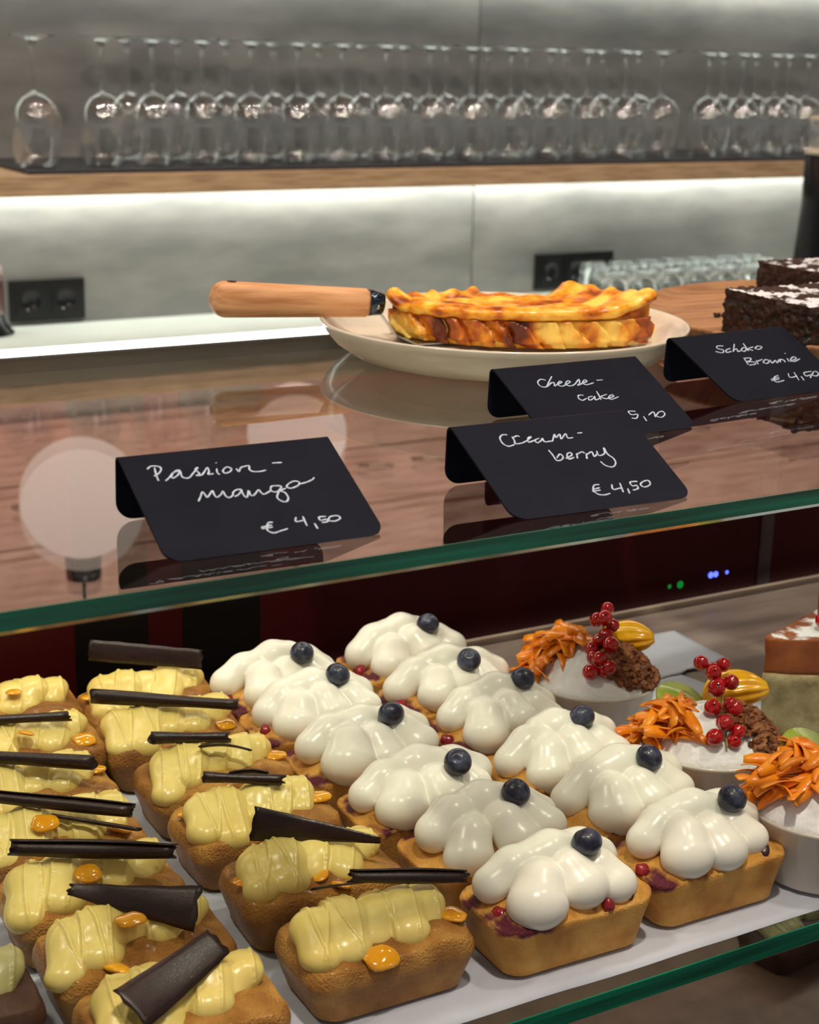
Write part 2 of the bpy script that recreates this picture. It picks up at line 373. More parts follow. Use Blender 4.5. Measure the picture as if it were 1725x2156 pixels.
# wine glasses, standing on their rims
def glass_parts():
    Hh = .2262
    def bowl(r):
        o = [(.0345, 0), (.0395, .020), (.0445, .045), (.0475, .068), (.0470, .086), (.041, .104), (.029, .119), (.015, .1275), (.006, .131)]
        return o
    o = bowl(0)
    inn = [(max(r-.0011, 0), z if i == 0 else z-.0012) for i, (r, z) in enumerate(o)]
    inn[-1] = (.0, .1275)
    prof = o+[(0, .131)]
    b = lathe_me('bowl', [(o[0][0]-.0011, 0)]+o+[(0, .1315), (0, .1290)]+inn[::-1][1:], 36)
    s = lathe_me('stem', [(0, .1312), (.0062, .1313), (.0045, .137), (.0036, .150), (.0034, .185), (.004, .205), (.0075, .2165), (0, .2168)], 16)
    f = lathe_me('foot', [(0, .2165), (.008, .2165), (.020, .2205), (.0385, .2240), (.0395, .2250), (.0385, Hh), (0, Hh)], 36)
    return b, s, f
gb, gs, gf = glass_parts()
def wine_glass(x, y, z, label, group):
    g = empty('wine_glass', (x, y, z), label, 'wine glass', group, random.random()*6)
    link('bowl', gb, M['thin_glass'], g); link('stem', gs, M['solid_glass'], g); link('foot', gf, M['solid_glass'], g)
random.seed(5)
zg = ZC-.2252
row1 = [.888]+[1.012+.097*i for i in range(14)]+[2.405+.097*i for i in range(4)]
for i, x in enumerate(row1):
    if i == 0: lb = 'wine glass standing alone at the left end of the shelf'
    elif i == 14: lb = 'front-row wine glass just left of the gap near the shelf\'s right end'
    elif i > 14: lb = 'front-row wine glass right of the gap, %s from the gap' % ORD[i-14]
    else: lb = 'front-row wine glass, %s counted from the lone left glass' % ORD[i]
    wine_glass(x+random.uniform(-.0008, .0008), 2.85+random.uniform(-.002, .002), zg, lb, 'upside-down wine glasses on the wall shelf')
row2 = [1.104+.0995*i for i in range(13)]+[2.545+.0995*i for i in range(3)]
for i, x in enumerate(row2):
    lb = 'back-row wine glass near the wall, %s from the left' % ORD[i+1]
    wine_glass(x+random.uniform(-.0008, .0008), 2.965+random.uniform(-.002, .002), zg, lb, 'upside-down wine glasses on the wall shelf')
for i in range(15):
    wine_glass(.75+.125*i+random.uniform(-.008, .008), 2.92, ZC+.2032, 'wine glass on the higher shelf, seen mirrored in the counter glass', 'wine glasses on the higher shelf')

# tumblers
tb = lathe_me('tumbler', [(.030, .0), (.0335, .0), (.0345, .02), (.0335, .05), (.030, .072), (.026, .078), (0, .079), (0, .071), (.025, .070), (.0295, .050), (.0315, .02), (.030, 0.0)], 24)
for j in range(3):
    for i in range(7):
        o = link('tumbler', tb, M['solid_glass'], None, (2.17+.078*i+.03*j, 2.84+.08*j, ZC-.5478), (0, 0, random.random()*6))
        tag(o, 'small clear tumbler upside down on the white counter beside the black outlets', 'tumbler', 'tumblers on the back counter')

# outlets
def outlet(x0, n, label):
    e = empty('wall_outlet', (x0, 3.1, ZC-.500), label, 'outlet', 'black wall outlets')
    w = .0095+.071*n
    box('frame', 0, w, -.010, -.0002, -.0405, .0405, M['black_plastic'], e, bev=.002)
    for k in range(n):
        cx = .0045+.0355+.071*k+.0004
        s = box('socket', cx-.029, cx+.029, -.0122, -.0098, -.029, .029, M['black_plastic'], e, bev=.001)
        link('socket_cup', lathe_me('socket_cup', [(.0215, -.0005), (.0215, .002), (.0195, .002), (.019, .0004), (0, .0002)], 28), M['black_gloss'], s, (cx, -.0122, 0), (PI/2, 0, 0))
        for dz in (-.0165,):
            link('contact', sphere_me('contact', .0022, 10, 6), M['steel'], s, (cx-.006, -.0132, dz))
outlet(.8985, 2, 'black double wall outlet beside the dark red bottle')
outlet(2.132, 3, 'black triple wall outlet behind the tumblers')

# syrup bottle at the left
e = empty('syrup_bottle', (.835, 3.035, ZC-.5478), 'dark red syrup bottle with pink cap cut off by the left picture edge', 'bottle')
link('base', lathe_me('base', [(0, 0), (.052, 0), (.052, .004), (.036, .022), (.033, .036), (0, .0365)], 32), M['black_gloss'], e)
link('body', lathe_me('body', [(0, .037), (.033, .037), (.034, .05), (.034, .100), (.032, .112), (0, .1125)], 32), M['red_liquid'], e)
link('cap', lathe_me('cap', [(0, .113), (.033, .113), (.034, .116), (.034, .124), (.032, .127), (0, .127)], 32), M['pink_cap'], e)

# black dispenser at the right
e = empty('dispenser', (2.415, 2.47, ZC-.5478), 'tall black dispenser with cream collar and clear top at the right edge', 'dispenser')
link('body', lathe_me('body', [(0, 0), (.066, 0), (.066, .01), (.060, .08), (.053, .20), (.050, .26), (.050, .352), (0, .353)], 40), M['black_gloss'], e)
link('collar', lathe_me('collar', [(.043, .3535), (.051, .3535), (.052, .358), (.051, .363), (.043, .363)], 40, True), M['cream_plastic'], e)
link('clear_tube', lathe_me('clear_tube', [(.046, .3635), (.047, .42), (.045, .42), (.044, .3635)], 40, True), M['thin_glass'], e)
link('top_ring', lathe_me('top_ring', [(.040, .4205), (.048, .4205), (.048, .428), (.040, .428)], 40, True), M['cream_plastic'], e)
link('lid', lathe_me('lid', [(0, .4285), (.048, .4285), (.046, .44), (0, .443)], 40), M['thin_glass'], e)

# pendant globes over the service aisle (they show as pale discs in the glass top)
def pendant(x, y, z, r, label):
    e = empty('pendant_lamp', (x, y, z), label, 'lamp', 'globe pendants over the bar')
    link('globe', sphere_me('globe', r, 32, 20), M['globe'], e)
    link('cap', lathe_me('cap', [(.0, r*.97), (.03, r*.97), (.028, r*.97+.04), (0, r*.97+.041)], 20), M['black_gloss'], e)
    link('cord', tube_me('cord', [(0, 0, r+.03), (0, 0, 3.0-z)], .003, 8), M['black_gloss'], e)
pendant(.805, 2.42, ZC+.275, .098, 'left globe pendant lamp, mirrored as pale disc beside the passion sign')
pendant(1.19, 2.42, ZC+.205, .085, 'right globe pendant lamp, mirrored as pale disc under the server handle')

# ------------------------------------------------------------------ the display case
X0, X1 = -.25, 1.75
Y0, Y1 = .597, 1.104
case = empty('display_case', (.7, .85, 0), 'glass pastry display case with green-edged shelves and maroon back', 'display case')
cx = lambda v: v-.7
cy = lambda v: v-.85
def slab(name, zt, th, y0, y1, ch):
    g = box(name, cx(X0), cx(X1), cy(y0)+.0012, cy(y1), zt-th, zt, M['pane'], case)
    box('green_edge', cx(X0), cx(X1), cy(y0), cy(y0)+.001, zt-th+ch, zt, M['edge_green'], g)
    a = cy(y0); v = [(cx(X0), a, zt-th+ch), (cx(X1), a, zt-th+ch), (cx(X1), a+ch, zt-th), (cx(X0), a+ch, zt-th),
                     (cx(X0), a+.001, zt-th+ch), (cx(X1), a+.001, zt-th+ch), (cx(X1), a+ch+.001, zt-th), (cx(X0), a+ch+.001, zt-th)]
    fs = [(0, 1, 2, 3), (4, 7, 6, 5), (0, 4, 5, 1), (3, 2, 6, 7), (0, 3, 7, 4), (1, 5, 6, 2)]
    me = mesh('bevel', v, fs); bm = bmesh.new(); bm.from_mesh(me); bmesh.ops.recalc_face_normals(bm, faces=bm.faces); bm.to_mesh(me); bm.free()
    link('bevel', me, M['chamfer'], g, smooth=False)
    return g
tag(slab('top_glass', H1, .0105, Y0, Y1, .0022), 'thick clear glass counter top with polished green edge')
tag(slab('lower_glass', H2, .0125, Y0, Y1-.03, .0012), 'clear glass pastry shelf with green edge')
# service-side sliding doors: maroon leaves between black frames
ys0, ys1 = cy(1.092), cy(1.106)
doors = [(X0+.02, .355), (.412, .440), (.505, 1.022), (1.040, X1-.02)]
for a, b in doors: box('sliding_door', cx(a), cx(b), ys0, ys1, H3+.001, H1-.030, M['maroon'], case)
for a, b in ((.355, .412), (.440, .505)): box('door_frame', cx(a), cx(b), ys0-.001, ys1+.001, H3+.001, H1-.030, M['black_panel'], case)
box('door_rail', cx(1.024), cx(1.038), ys0-.002, ys1, H3+.001, H1-.030, mat('grey_rail', [srgb(62, 44, 50)], .35), case)
for a, m_, r_ in ((.917, 'green_dot', .0020), (.9295, 'green_dot', .0036), (.9655, 'blue_dot', .003), (.9715, 'blue_dot', .0028), (.985, 'blue_dot', .0018)):
    link('led_glint', sphere_me('led_glint', r_, 12, 8, sy=.4), M[m_], case, (cx(a), ys0-.001, ZC-.472+(.004 if m_ == 'blue_dot' else 0)))  # glowing beads stand in for green and blue LED reflections
box('light_bar', cx(X0), cx(X1), cy(1.1075), cy(1.140), H1-.0035, H1+.0005, M['led_bar'], case, bev=.001)
box('bar_shield', cx(X0), cx(X1), cy(1.1043), cy(1.1073), H1-.0125, H1+.0006, M['alu_matt'], case)  # added to block the light bar's front glow from the pane
box('bar_housing', cx(X0), cx(X1), cy(1.1075), cy(1.140), H1-.050, H1-.0037, M['alu_matt'], case)
for zz, y_, s_ in ((H1-.0108, 1.066, 'case_strip'), (H2-.0130, 1.040, 'case_strip')):  # the lower strip is added to brighten the bottom deck
    hs = box('strip_housing', cx(X0), cx(X1), cy(y_), cy(1.1041) if zz > H2 else cy(y_)+.022, zz-.008, zz, M['alu_matt'], case)
    box('strip_skirt', cx(X0), cx(X1), cy(y_)-.0015, cy(y_)-.0001, zz-.0130, zz, M['alu_matt'], hs)  # added to hide the diffuser's bright front face
    box('strip_diffuser', cx(X0), cx(X1), cy(y_)+.002, cy(y_)+.020, zz-.0105, zz-.0082, M['case_strip'], hs)
for a, b in ((X0-.02, X0-.0005), (X1+.0005, X1+.02)):
    box('side_panel', cx(a), cx(b), cy(.60), cy(1.14), .0, H1, M['black_panel'], case)
box('plinth', cx(X0), cx(X1), cy(.605), cy(1.14), 0, H3-.02, M['base'], case)
box('bottom_deck', cx(X0), cx(X1), cy(.600), cy(1.14), H3-.0198, H3, M['tray_brown'], case)
box('back_lip', cx(X0), cx(X1), cy(1.062), cy(1.067), H2+.0002, H2+.0075, M['rail'], case, bev=.001)
tl = box('tray_liner', .08, 1.35, .68, 1.060, H2+.0002, H2+.0022, M['tray'], bev=.0005); tag(tl, 'grey-brown tray liner on the lower glass shelf behind the bowls', 'tray')

def sheet(name, poly, z, label, seed, amp=.0012, nx=60, ny=40):
    # thin rippled paper spanned between four corners
    a, b, c, d = [Vector((p[0], p[1], 0)) for p in poly]; v = []; f = []
    for j in range(ny+1):
        for i in range(nx+1):
            s, t = i/nx, j/ny
            p = (a*(1-s)+b*s)*(1-t)+(d*(1-s)+c*s)*t
            wob = .004*noise.noise(Vector((s*9, seed, t*2)))*(1 if t < .05 else 0)
            v.append((p.x, p.y+wob, z+amp*(.5+.5*noise.noise(Vector((p.x*17+seed, p.y*22, 0))))))
    for j in range(ny):
        for i in range(nx): k = j*(nx+1)+i; f.append((k, k+1, k+nx+2, k+nx+1))
    o = link(name, mesh(name, v, f), M['paper']); md = o.modifiers.new('thickness', 'SOLIDIFY'); md.thickness = .0003; md.offset = -1
    return tag(o, label, 'baking paper')
sheet('baking_paper', [(.12, .606), (.90, .603), (.80, .93), (.12, 1.05)], H2+.0031, 'large white baking paper under the loaf cakes', 1.0)
sheet('baking_paper', [(.74, .925), (.857, .9385), (.859, 1.012), (.757, 1.016)], H2+.0040, 'white paper corner lying behind the fruit bowls', 4.0, .0015, 20, 16)
ZP = H2+.0055          # where the pastries stand

# ------------------------------------------------------------------ loaf cakes
def rrect(a, b, r, n):
    # rounded rectangle outline, n points per corner plus straight runs
    pts = []
    for qx, qy, a0 in ((1, 1, 0), (-1, 1, PI/2), (-1, -1, PI), (1, -1, 1.5*PI)):
        for k in range(n):
            t = a0+PI/2*k/(n-1); pts.append((qx*(a-r)+r*math.cos(t), qy*(b-r)+r*math.sin(t)))
    out = []
    for i in range(len(pts)):
        p, q = pts[i], pts[(i+1) % len(pts)]
        d = math.dist(p, q); m_ = max(1, int(round(d/.004)))
        for k in range(m_): out.append((p[0]+(q[0]-p[0])*k/m_, p[1]+(q[1]-p[1])*k/m_))
    return out
def loaf_me(seed, rim, dome, hl, hw, soft=False):
    base = rrect(hl, hw, .0125 if soft else .012, 7); n = len(base); v, f = [], []
    rings = [(.84, .0), (.875, .0012), (.885, .004)]
    for k in range(1, 8): rings.append((.885+.115*k/7, .004+(rim-.004)*k/7))
    top = []; mid = [(1.0-.012, rim+.0022)]
    if soft:
        rings = rings[:3]+[(.885+.115*k/7, .004+(rim-.012)*k/7) for k in range(1, 8)]
        mid = [(1-.11*(1-math.cos(q)), rim-.008+.0100*math.sin(q)) for q in [PI/2*k/7 for k in range(1, 8)]]
        top = [(.89*(1-k/15), rim+.0020+(dome-rim-.0020)*(1-(1-k/15)**2.2)) for k in range(1, 15)]
    for k in range(1, 17):
        if soft: break
        s = 1-k/17; top.append((s, rim+(dome-rim)*(1-s**2.6)))
    for s, z in rings+mid+top:
        for x, y in base:
            sx = 1-(1-s)*1.0; px, py = x*s, y*s
            if s < .985 and z > rim: # keep the dome elongated along the loaf
                px = x*(s**.85)
            nz = noise.noise(Vector((px*55+seed*11, py*55, z*60)))
            nz2 = noise.noise(Vector((px*150+seed*5, py*150, z*150)))
            kz = z+(nz*.0022+nz2*.0006 if z > rim-.002 else 0)
            k2 = 1+(nz*.013+nz2*.006)*(1 if .002 < z else .3)
            v.append((px*k2, py*k2, max(kz, 0)))
    m_ = len(rings)+len(mid)+len(top)
    for i in range(m_-1):
        for k in range(n): f.append((i*n+k, i*n+(k+1) % n, (i+1)*n+(k+1) % n, (i+1)*n+k))
    f.append(tuple(range(n-1, -1, -1)))
    v.append((0, 0, dome+.0004)); c = len(v)-1
    for k in range(n): f.append(((m_-1)*n+k, (m_-1)*n+(k+1) % n, c))
    return mesh('sponge', v, f)

def white_cream(seed, up=0):
    rn = random.Random(seed); j = lambda s=.002: rn.uniform(-s, s)
    lob = [((-.010, .010, .0480), (-.037, .004, .0400), .0120, .0110),
           ((-.012, .009, .0490), (.012, .009, .0480), .0125, .0125),
           ((.010, .010, .0470), (.037, .006, .0395), .0120, .0108),
           ((-.013, .000, .0475), (-.021, -.0200, .0372), .0085, .0142),
           ((.000, .002, .0480), (.006, -.0180, .0390), .0088, .0128),
           ((.016, .003, .0460), (.0285, -.0140, .0380), .0085, .0120)]
    lob = [(tuple(c+j(.0018) for c in a), tuple(c+j(.0030) for c in b), ra*rn.uniform(.96, 1.06), rb*rn.uniform(.94, 1.14)) for a, b, ra, rb in lob]
    def F(P):
        D = None
        for a, b, ra, rb in lob:
            m = [(a[i]+b[i])/2 for i in range(3)]; m[2] += .0028
            sq = (1.16, 1, .94) if b[1] < -.008 else (1, 1, 1)
            d = smin(cone(P, a, m, ra*.92, (ra+rb)/2), cone(P, m, b, (ra+rb)/2, rb, sq), .004)
            D = d if D is None else smin(D, d, .0012)
        return D
    return net_mesh('cream', F, (-.056, -.044, .016), (.056, .038, .070), .0011)

def yellow_cream(seed, broad=1.0):
    rn = random.Random(seed); j = lambda s=.002: rn.uniform(-s, s)
    lob = []; xf = []; sl = []; cv = []
    xs_ = [-.035, -.019, -.002, .014, .028]
    for i in range(5):
        x = xs_[i]+j(.0025); fr = [-.0165, -.0130, -.0035, -.0075, -.0040][i]+j(.0042)
        r = [.0108, .0125, .0110, .0112, .0096][i]*rn.uniform(.94, 1.10)
        a = (x+.007, .014+j(), .0355); b = (x+.003, .004, .0375+j(.001)); c = (x-.003+j(.003), fr, .0325-.0035*(fr < -.014))
        lob.append((a, b, c, r*.85, r, r*(1.0 if i > 1 else .95)))
        xf.append(x+.0085+j(.001)); sl.append(.30+j(.12)); cv.append(rn.uniform(-9, 4))
        if i < 2: xf.append(x-.001+j(.001)); sl.append(.15+j(.2)); cv.append(rn.uniform(-6, 9))
    def F(P):
        D = None
        for a, b, c, r0, r1, r2_ in lob:
            sq = (1.08, 1, .80)
            d = smin(cone(P, a, b, r0, r1, sq), cone(P, b, c, r1, r2_, sq), .006)
            D = d if D is None else smin(D, d, .0006)
        D0 = D+.0006*np.sin(P[..., 0]*150+P[..., 1]*210+seed)*np.sin(P[..., 1]*170-P[..., 0]*90+seed*2); D = D0
        for k, x in enumerate(xf):       # thin proud folds left by the nozzle
            s_ = P[..., 0]-(x+sl[k]*P[..., 1]+cv[k]*P[..., 1]**2)
            ht = .0013*np.clip((P[..., 2]-.030)/.008, 0, 1)
            D = smin(D, np.maximum(D0-ht, np.abs(s_)-.0007), .0009)
        return D
    return net_mesh('cream', F, (-.060, -.042, .014), (.052, .034, .054), .0009)

def curl_me(seed, length, r=.0042, turns=1.35):
    # a rolled chocolate curl along +x
    rn = random.Random(seed); n = 30; th = .0008; rings = 14; v, f = [], []
    for i in range(rings+1):
        t = i/rings; k = 1+.12*math.sin(t*5+seed)-.12*t; lp = []
        for side in (0, 1):
            seq = range(n+1) if side == 0 else range(n, -1, -1)
            for q in seq:
                s = q/n; a = s*turns*2*PI+seed; rr = (r*(.55+.45*s)-side*th)*k
                e = .0022*noise.noise(Vector((s*6, seed, i > rings/2)))*(1 if i in (0, rings) else 0)
                lp.append((length*t+e*2, rr*math.cos(a), rr*math.sin(a)))
        v += lp
    m_ = 2*(n+1)
    for i in range(rings):
        for k in range(m_): f.append((i*m_+k, i*m_+(k+1) % m_, (i+1)*m_+(k+1) % m_, (i+1)*m_+k))
    f.append(tuple(range(m_-1, -1, -1))); f.append(tuple(range(rings*m_, (rings+1)*m_)))
    me = mesh('chocolate_curl', v, f); bm = bmesh.new(); bm.from_mesh(me); bmesh.ops.recalc_face_normals(bm, faces=bm.faces); bm.to_mesh(me); bm.free(); return me
def shard_me(seed, length, w0, w1, bend=.012, skew=0.0):
    # thin curved chocolate plate along +x, standing in z, with broken ends
    v, f = [], []; nx, ny = 20, 6; th = .0009
    for side in (0, 1):
        for i in range(nx+1):
            t = i/nx; w = w0+(w1-w0)*t+.0012*noise.noise(Vector((t*6, seed, 0)))
            for k in range(ny+1):
                s = k/ny-.5; edge = .003*noise.noise(Vector((s*4, seed+9, i)))*(1 if i in (0, nx) else 0)
                y = bend*(s*s*4)*w*6+side*th+.002*math.sin(t*PI)
                v.append((length*t+edge+skew*s*w, y, s*w))
    o = (nx+1)*(ny+1); ix = lambda i, k, sd: sd*o+i*(ny+1)+k
    for i in range(nx):
        for k in range(ny):
            f.append((ix(i, k, 0), ix(i+1, k, 0), ix(i+1, k+1, 0), ix(i, k+1, 0)))
            f.append((ix(i, k, 1), ix(i, k+1, 1), ix(i+1, k+1, 1), ix(i+1, k, 1)))
        f.append((ix(i, 0, 0), ix(i, 0, 1), ix(i+1, 0, 1), ix(i+1, 0, 0))); f.append((ix(i, ny, 0), ix(i+1, ny, 0), ix(i+1, ny, 1), ix(i, ny, 1)))
    for k in range(ny):
        f.append((ix(0, k, 0), ix(0, k+1, 0), ix(0, k+1, 1), ix(0, k, 1))); f.append((ix(nx, k, 0), ix(nx, k, 1), ix(nx, k+1, 1), ix(nx, k+1, 0)))
    me = mesh('chocolate_shard', v, f); bm = bmesh.new(); bm.from_mesh(me); bmesh.ops.recalc_face_normals(bm, faces=bm.faces); bm.to_mesh(me); bm.free(); return me
def put_between(o, a, b, roll=0):
    a, b = Vector(a), Vector(b); d = (b-a).normalized()
    y = Vector((0, 0, 1)).cross(d).normalized(); z = d.cross(y)
    R = Matrix((d, y, z)).transposed() @ Matrix.Rotation(roll, 3, 'X')
    o.matrix_local = Matrix.Translation(a) @ R.to_4x4()

def blueberry_me():
    bm = bmesh.new(); bmesh.ops.create_uvsphere(bm, u_segments=28, v_segments=20, radius=.0086)
    for q in bm.verts:
        c = q.co.normalized(); ang = math.acos(max(-1, min(1, c.z))); a = math.atan2(c.y, c.x)
        k = 1.0
        if ang < .30: k -= .22*(1-ang/.30)
        elif ang < .52: k += .05*math.exp(-((ang-.40)/.06)**2)*(1+.8*math.cos(5*a))
        q.co = Vector((c.x, c.y, c.z*.90))*.0086*k
    return bm_mesh('blueberry', bm)
BB = blueberry_me()
LOWB = [sphere_me('baked_berry', .0055, 16, 10, 1, .8, .7, .25, s) for s in range(3)]
JAM = [sphere_me('jam_drop', .0062, 18, 12, 1.15, .9, .30, .22, s) for s in range(4)]

BLACKB = {}
def berry_loaf(col, row, x, y, bx, by, rot, label, group):
    sd = row*7+(100 if col == 'B' else 0)
    e = empty('berry_loaf_cake', (x, y, ZP), label, 'cake', group, math.radians(rot))
    rn = random.Random(sd+3)
    link('sponge', loaf_me(sd, .0275, .0395, .0490 if col == 'B' else .0500, .0290), M['crumb_light'], e)
    link('cream', white_cream(sd), M['cream_white'], e)
    b = link('blueberry', BB, M['blueberry'], e, (bx-x, by-y, .0600), (rn.uniform(-.9, .2), rn.uniform(-.3, .7), rn.uniform(0, 6)))
    spots = [(-.030, -.0272, .0290, 0), (.020, -.0278, .0300, 1), (rn.uniform(-.01, .01), -.0272, .031, 2), (.033, -.0255, .0315, 0), (-.044, -.012, .0315, 1)]
    for k, (sx, sy, sz, q) in enumerate(spots):
        if rn.random() < .36 or (k in (0, 3) and (col, row) in (('A', 6), ('B', 6))):
            link('baked_berry', LOWB[q], M['baked_berry'] if rn.random() < .8 else M['red_berry'], e, (sx+rn.uniform(-.003, .003), sy+.0034, sz-.0006), (rn.random(), rn.random(), rn.random()*6))
    if (col, row) in (('B', 4), ('B', 1), ('A', 2)):
        for k in range(3):
            o = link('baked_berry', LOWB[k], M['baked_berry'], e, (-.004+.011*k, -.0225, .0335-.001*k), (.4, .3, k*1.9)); o.scale = (1.5, 1.3, 1.4)
    return e
AY = [.978, .920, .850, .777, .712, .647]; AX = [.468, .468, .469, .470, .476, .478]
BY = [.988, .916, .852, .783, .717, .650]; BX = [.578, .573, .574, .578, .578, .581]
BBW = {'A1': (.4803, .9627), 'B1': (.5907, .9736), 'A2': (.4837, .9147), 'B2': (.5799, .8975), 'A3': (.484, .8402), 'B3': (.5942, .8515), 'A4': (.4841, .7566), 'B4': (.5915, .778), 'A5': (.4921, .706), 'B5': (.5917, .7077), 'A6': (.4926, .6362), 'B6': (.6002, .6407)}
for i in range(6):
    row = i+1; fr = ORD[6-i]
    for col, xs_, ys_, side in (('A', AX, AY, 'beside the yellow-topped cakes'), ('B', BX, BY, 'in the fruit bowl side column')):
        bx, by = BBW[col+str(row)]
        berry_loaf(col, row, xs_[i], ys_[i], bx, by+.004, random.uniform(-2.5, 2.5)-2, 'white-cream berry loaf with a blueberry, %s from front %s' % (fr, side), 'white cream berry loaves')

def passion_loaf(key, x, y, rot, label, group, choc, jam, seed, sponge='crumb_dark', cream='cream_yellow'):
    e = empty('passion_loaf_cake', (x, y, ZP), label, 'cake', group, math.radians(rot))
    link('sponge', loaf_me(seed+.37, .0285, .0365, .0490, .0295, True), M[sponge], e)
    link('cream', yellow_cream(seed), M[cream], e)
    for c in choc:
        kind, a, b = c[0], c[1], c[2]; ln = (Vector(b)-Vector(a)).length
        if kind == 'curl':
            o = link('chocolate_curl', curl_me(seed+len(c), ln, c[3] if len(c) > 3 else .0042), M['choc'], e); put_between(o, a, b, c[4] if len(c) > 4 else .6)
        else:
            o = link('chocolate_shard', shard_me(seed, ln, c[3], c[4], .010, c[6] if len(c) > 6 else 0), M['choc'], e); put_between(o, a, b, c[5] if len(c) > 5 else 0)
    for k, (jx, jy, jz, sc) in enumerate(jam):
        o = link('jam_drop', JAM[(seed+k) % 4], M['jam'], e, (jx, jy, jz), (.35 if jy < -.01 else 0, 0, k*2.1)); o.scale = (sc, sc, sc)
    return e
PC = [(.381, 1.010), (.373, .950), (.373, .876), (.370, .807), (.370, .731), (.370, .657)]
PCH = [[('shard', (-.036, .024, .061), (.036, -.010, .0545), .015, .014, -.35)],
       [('curl', (-.048, .020, .0545), (.038, -.026, .0500), .0050, 1.2)],
       [('curl', (-.037, .014, .0540), (.010, .0, .0510), .0046, 2.2), ('shard', (-.012, -.006, .0500), (.016, -.020, .0480), .006, .003, .9)],
       [('curl', (-.027, .016, .0540), (.016, -.003, .0510), .0040, .3), ('shard', (-.012, .010, .0545), (.010, .004, .0530), .004, .003, .4)],
       [('shard', (-.029, .018, .0560), (.034, -.018, .0490), .020, .0035, -.2)],
       [('curl', (-.006, .017, .0550), (.053, -.004, .0505), .0046, .9), ('shard', (-.027, .021, .0500), (.040, .0, .0490), .0035, .006, .9)]]
PJ = [[(-.043, .002, .0345, .8), (.036, .008, .036, .9)], [(.032, -.020, .0345, 1.0), (-.02, -.022, .033, .9)], [(.040, -.006, .0345, 1.1)],
      [(.040, -.004, .0350, 1.25), (-.040, .012, .034, .8)], [(-.042, -.004, .0345, 1.0), (.006, -.0255, .0320, .9), (-.002, -.016, .035, .9)], [(-.010, -.0255, .0310, 1.45), (.041, -.009, .0335, 1.25)]]
PT = ['standing brown chocolate plank', 'long dark chocolate curl', 'short chocolate curl', 'small thin chocolate roll', 'triangular chocolate shard', 'long chocolate roll']
for i in range(6):
    passion_loaf('P', *PC[i], random.uniform(-2, 2)-2, 'yellow loaf cake with %s, %s from front beside white-topped cakes' % (PT[i], ORD[6-i]), 'yellow cream passion loaves', PCH[i], PJ[i], 20+i)
QC = [(.287, 1.030), (.280, .966), (.264, .902), (.258, .837), (.255, .772), (.256, .708), (.255, .642)]
QCH = [[('shard', (-.050, .014, .058), (-.012, .004, .062), .008, .003, .2)],
       [('curl', (-.040, .005, .0525), (.024, -.010, .0500), .0040, .5)],
       [('curl', (-.045, .016, .0560), (.030, -.024, .0510), .0056, 1.0)],
       [('curl', (-.042, .020, .0560), (.034, -.030, .0500), .0050, 1.6), ('curl', (-.006, -.008, .0470), (.034, -.040, .0430), .0016, .2)],
       [('curl', (-.040, .012, .0560), (.040, -.022, .0510), .0058, .9)],
       [('shard', (-.028, .020, .0560), (.028, -.018, .0500), .006, .024, -.75)],
       [('shard', (-.032, -.022, .0500), (.022, .006, .0560), .024, .016, -1.0)]]
QJ = [[(.0, -.01, .046, .8)], [(.032, -.018, .0345, 1.1), (-.006, -.016, .046, .8)], [(.040, .0, .034, .9)], [(-.012, -.013, .0460, 1.2), (.030, -.020, .035, 1.0)],
      [(-.006, -.015, .0455, 1.1)], [(-.005, -.010, .0480, 1.15), (-.018, -.0255, .0320, 1.15)], [(-.018, .012, .038, 1.0), (.026, .018, .036, 1.1)]]
QT = ['tiny chocolate sliver', 'slim grey chocolate curl', 'thick chocolate roll', 'long diagonal chocolate roll', 'broad chocolate roll', 'fan-shaped chocolate shard', 'tilted flat chocolate shard']
for i in range(7):
    passion_loaf('Q', *QC[i], random.uniform(-2, 2)-1, 'yellow loaf cake with %s, %s from front in leftmost column' % (QT[i], ORD[7-i]), 'yellow cream passion loaves', QCH[i], QJ[i], 40+i)
passion_loaf('R', .152, .700, -3, 'dark chocolate loaf with pale green cream in the lower left corner', None, [], [], 71, 'crumb_choc', 'cream_green').name = 'chocolate_loaf_cake'

# ------------------------------------------------------------------ fruit bowls
def bowl_me():
    n = 96; v, f = [], []
    prof = [(0, 0), (.036, 0), (.038, .002), (.0440, .036), (.0455, .0395), (.0462, .0410), (.0455, .0425), (.0441, .0420), (.0420, .036), (.036, .006), (0, .005)]
    for q, (r, z) in enumerate(prof):
        for k in range(n):
            a = 2*PI*k/n; rr = r*(1+(.010*math.cos(24*a) if q in (2, 3) else 0)); v.append((rr*math.cos(a), rr*math.sin(a), z))
    for i in range(len(prof)-1):
        for k in range(n): f.append((i*n+k, i*n+(k+1) % n, (i+1)*n+(k+1) % n, (i+1)*n+k))
    me = mesh('dish', v, f); bm = bmesh.new(); bm.from_mesh(me); bmesh.ops.remove_doubles(bm, verts=bm.verts, dist=1e-6); bmesh.ops.recalc_face_normals(bm, faces=bm.faces); bm.to_mesh(me); bm.free(); return me
DISH = bowl_me()
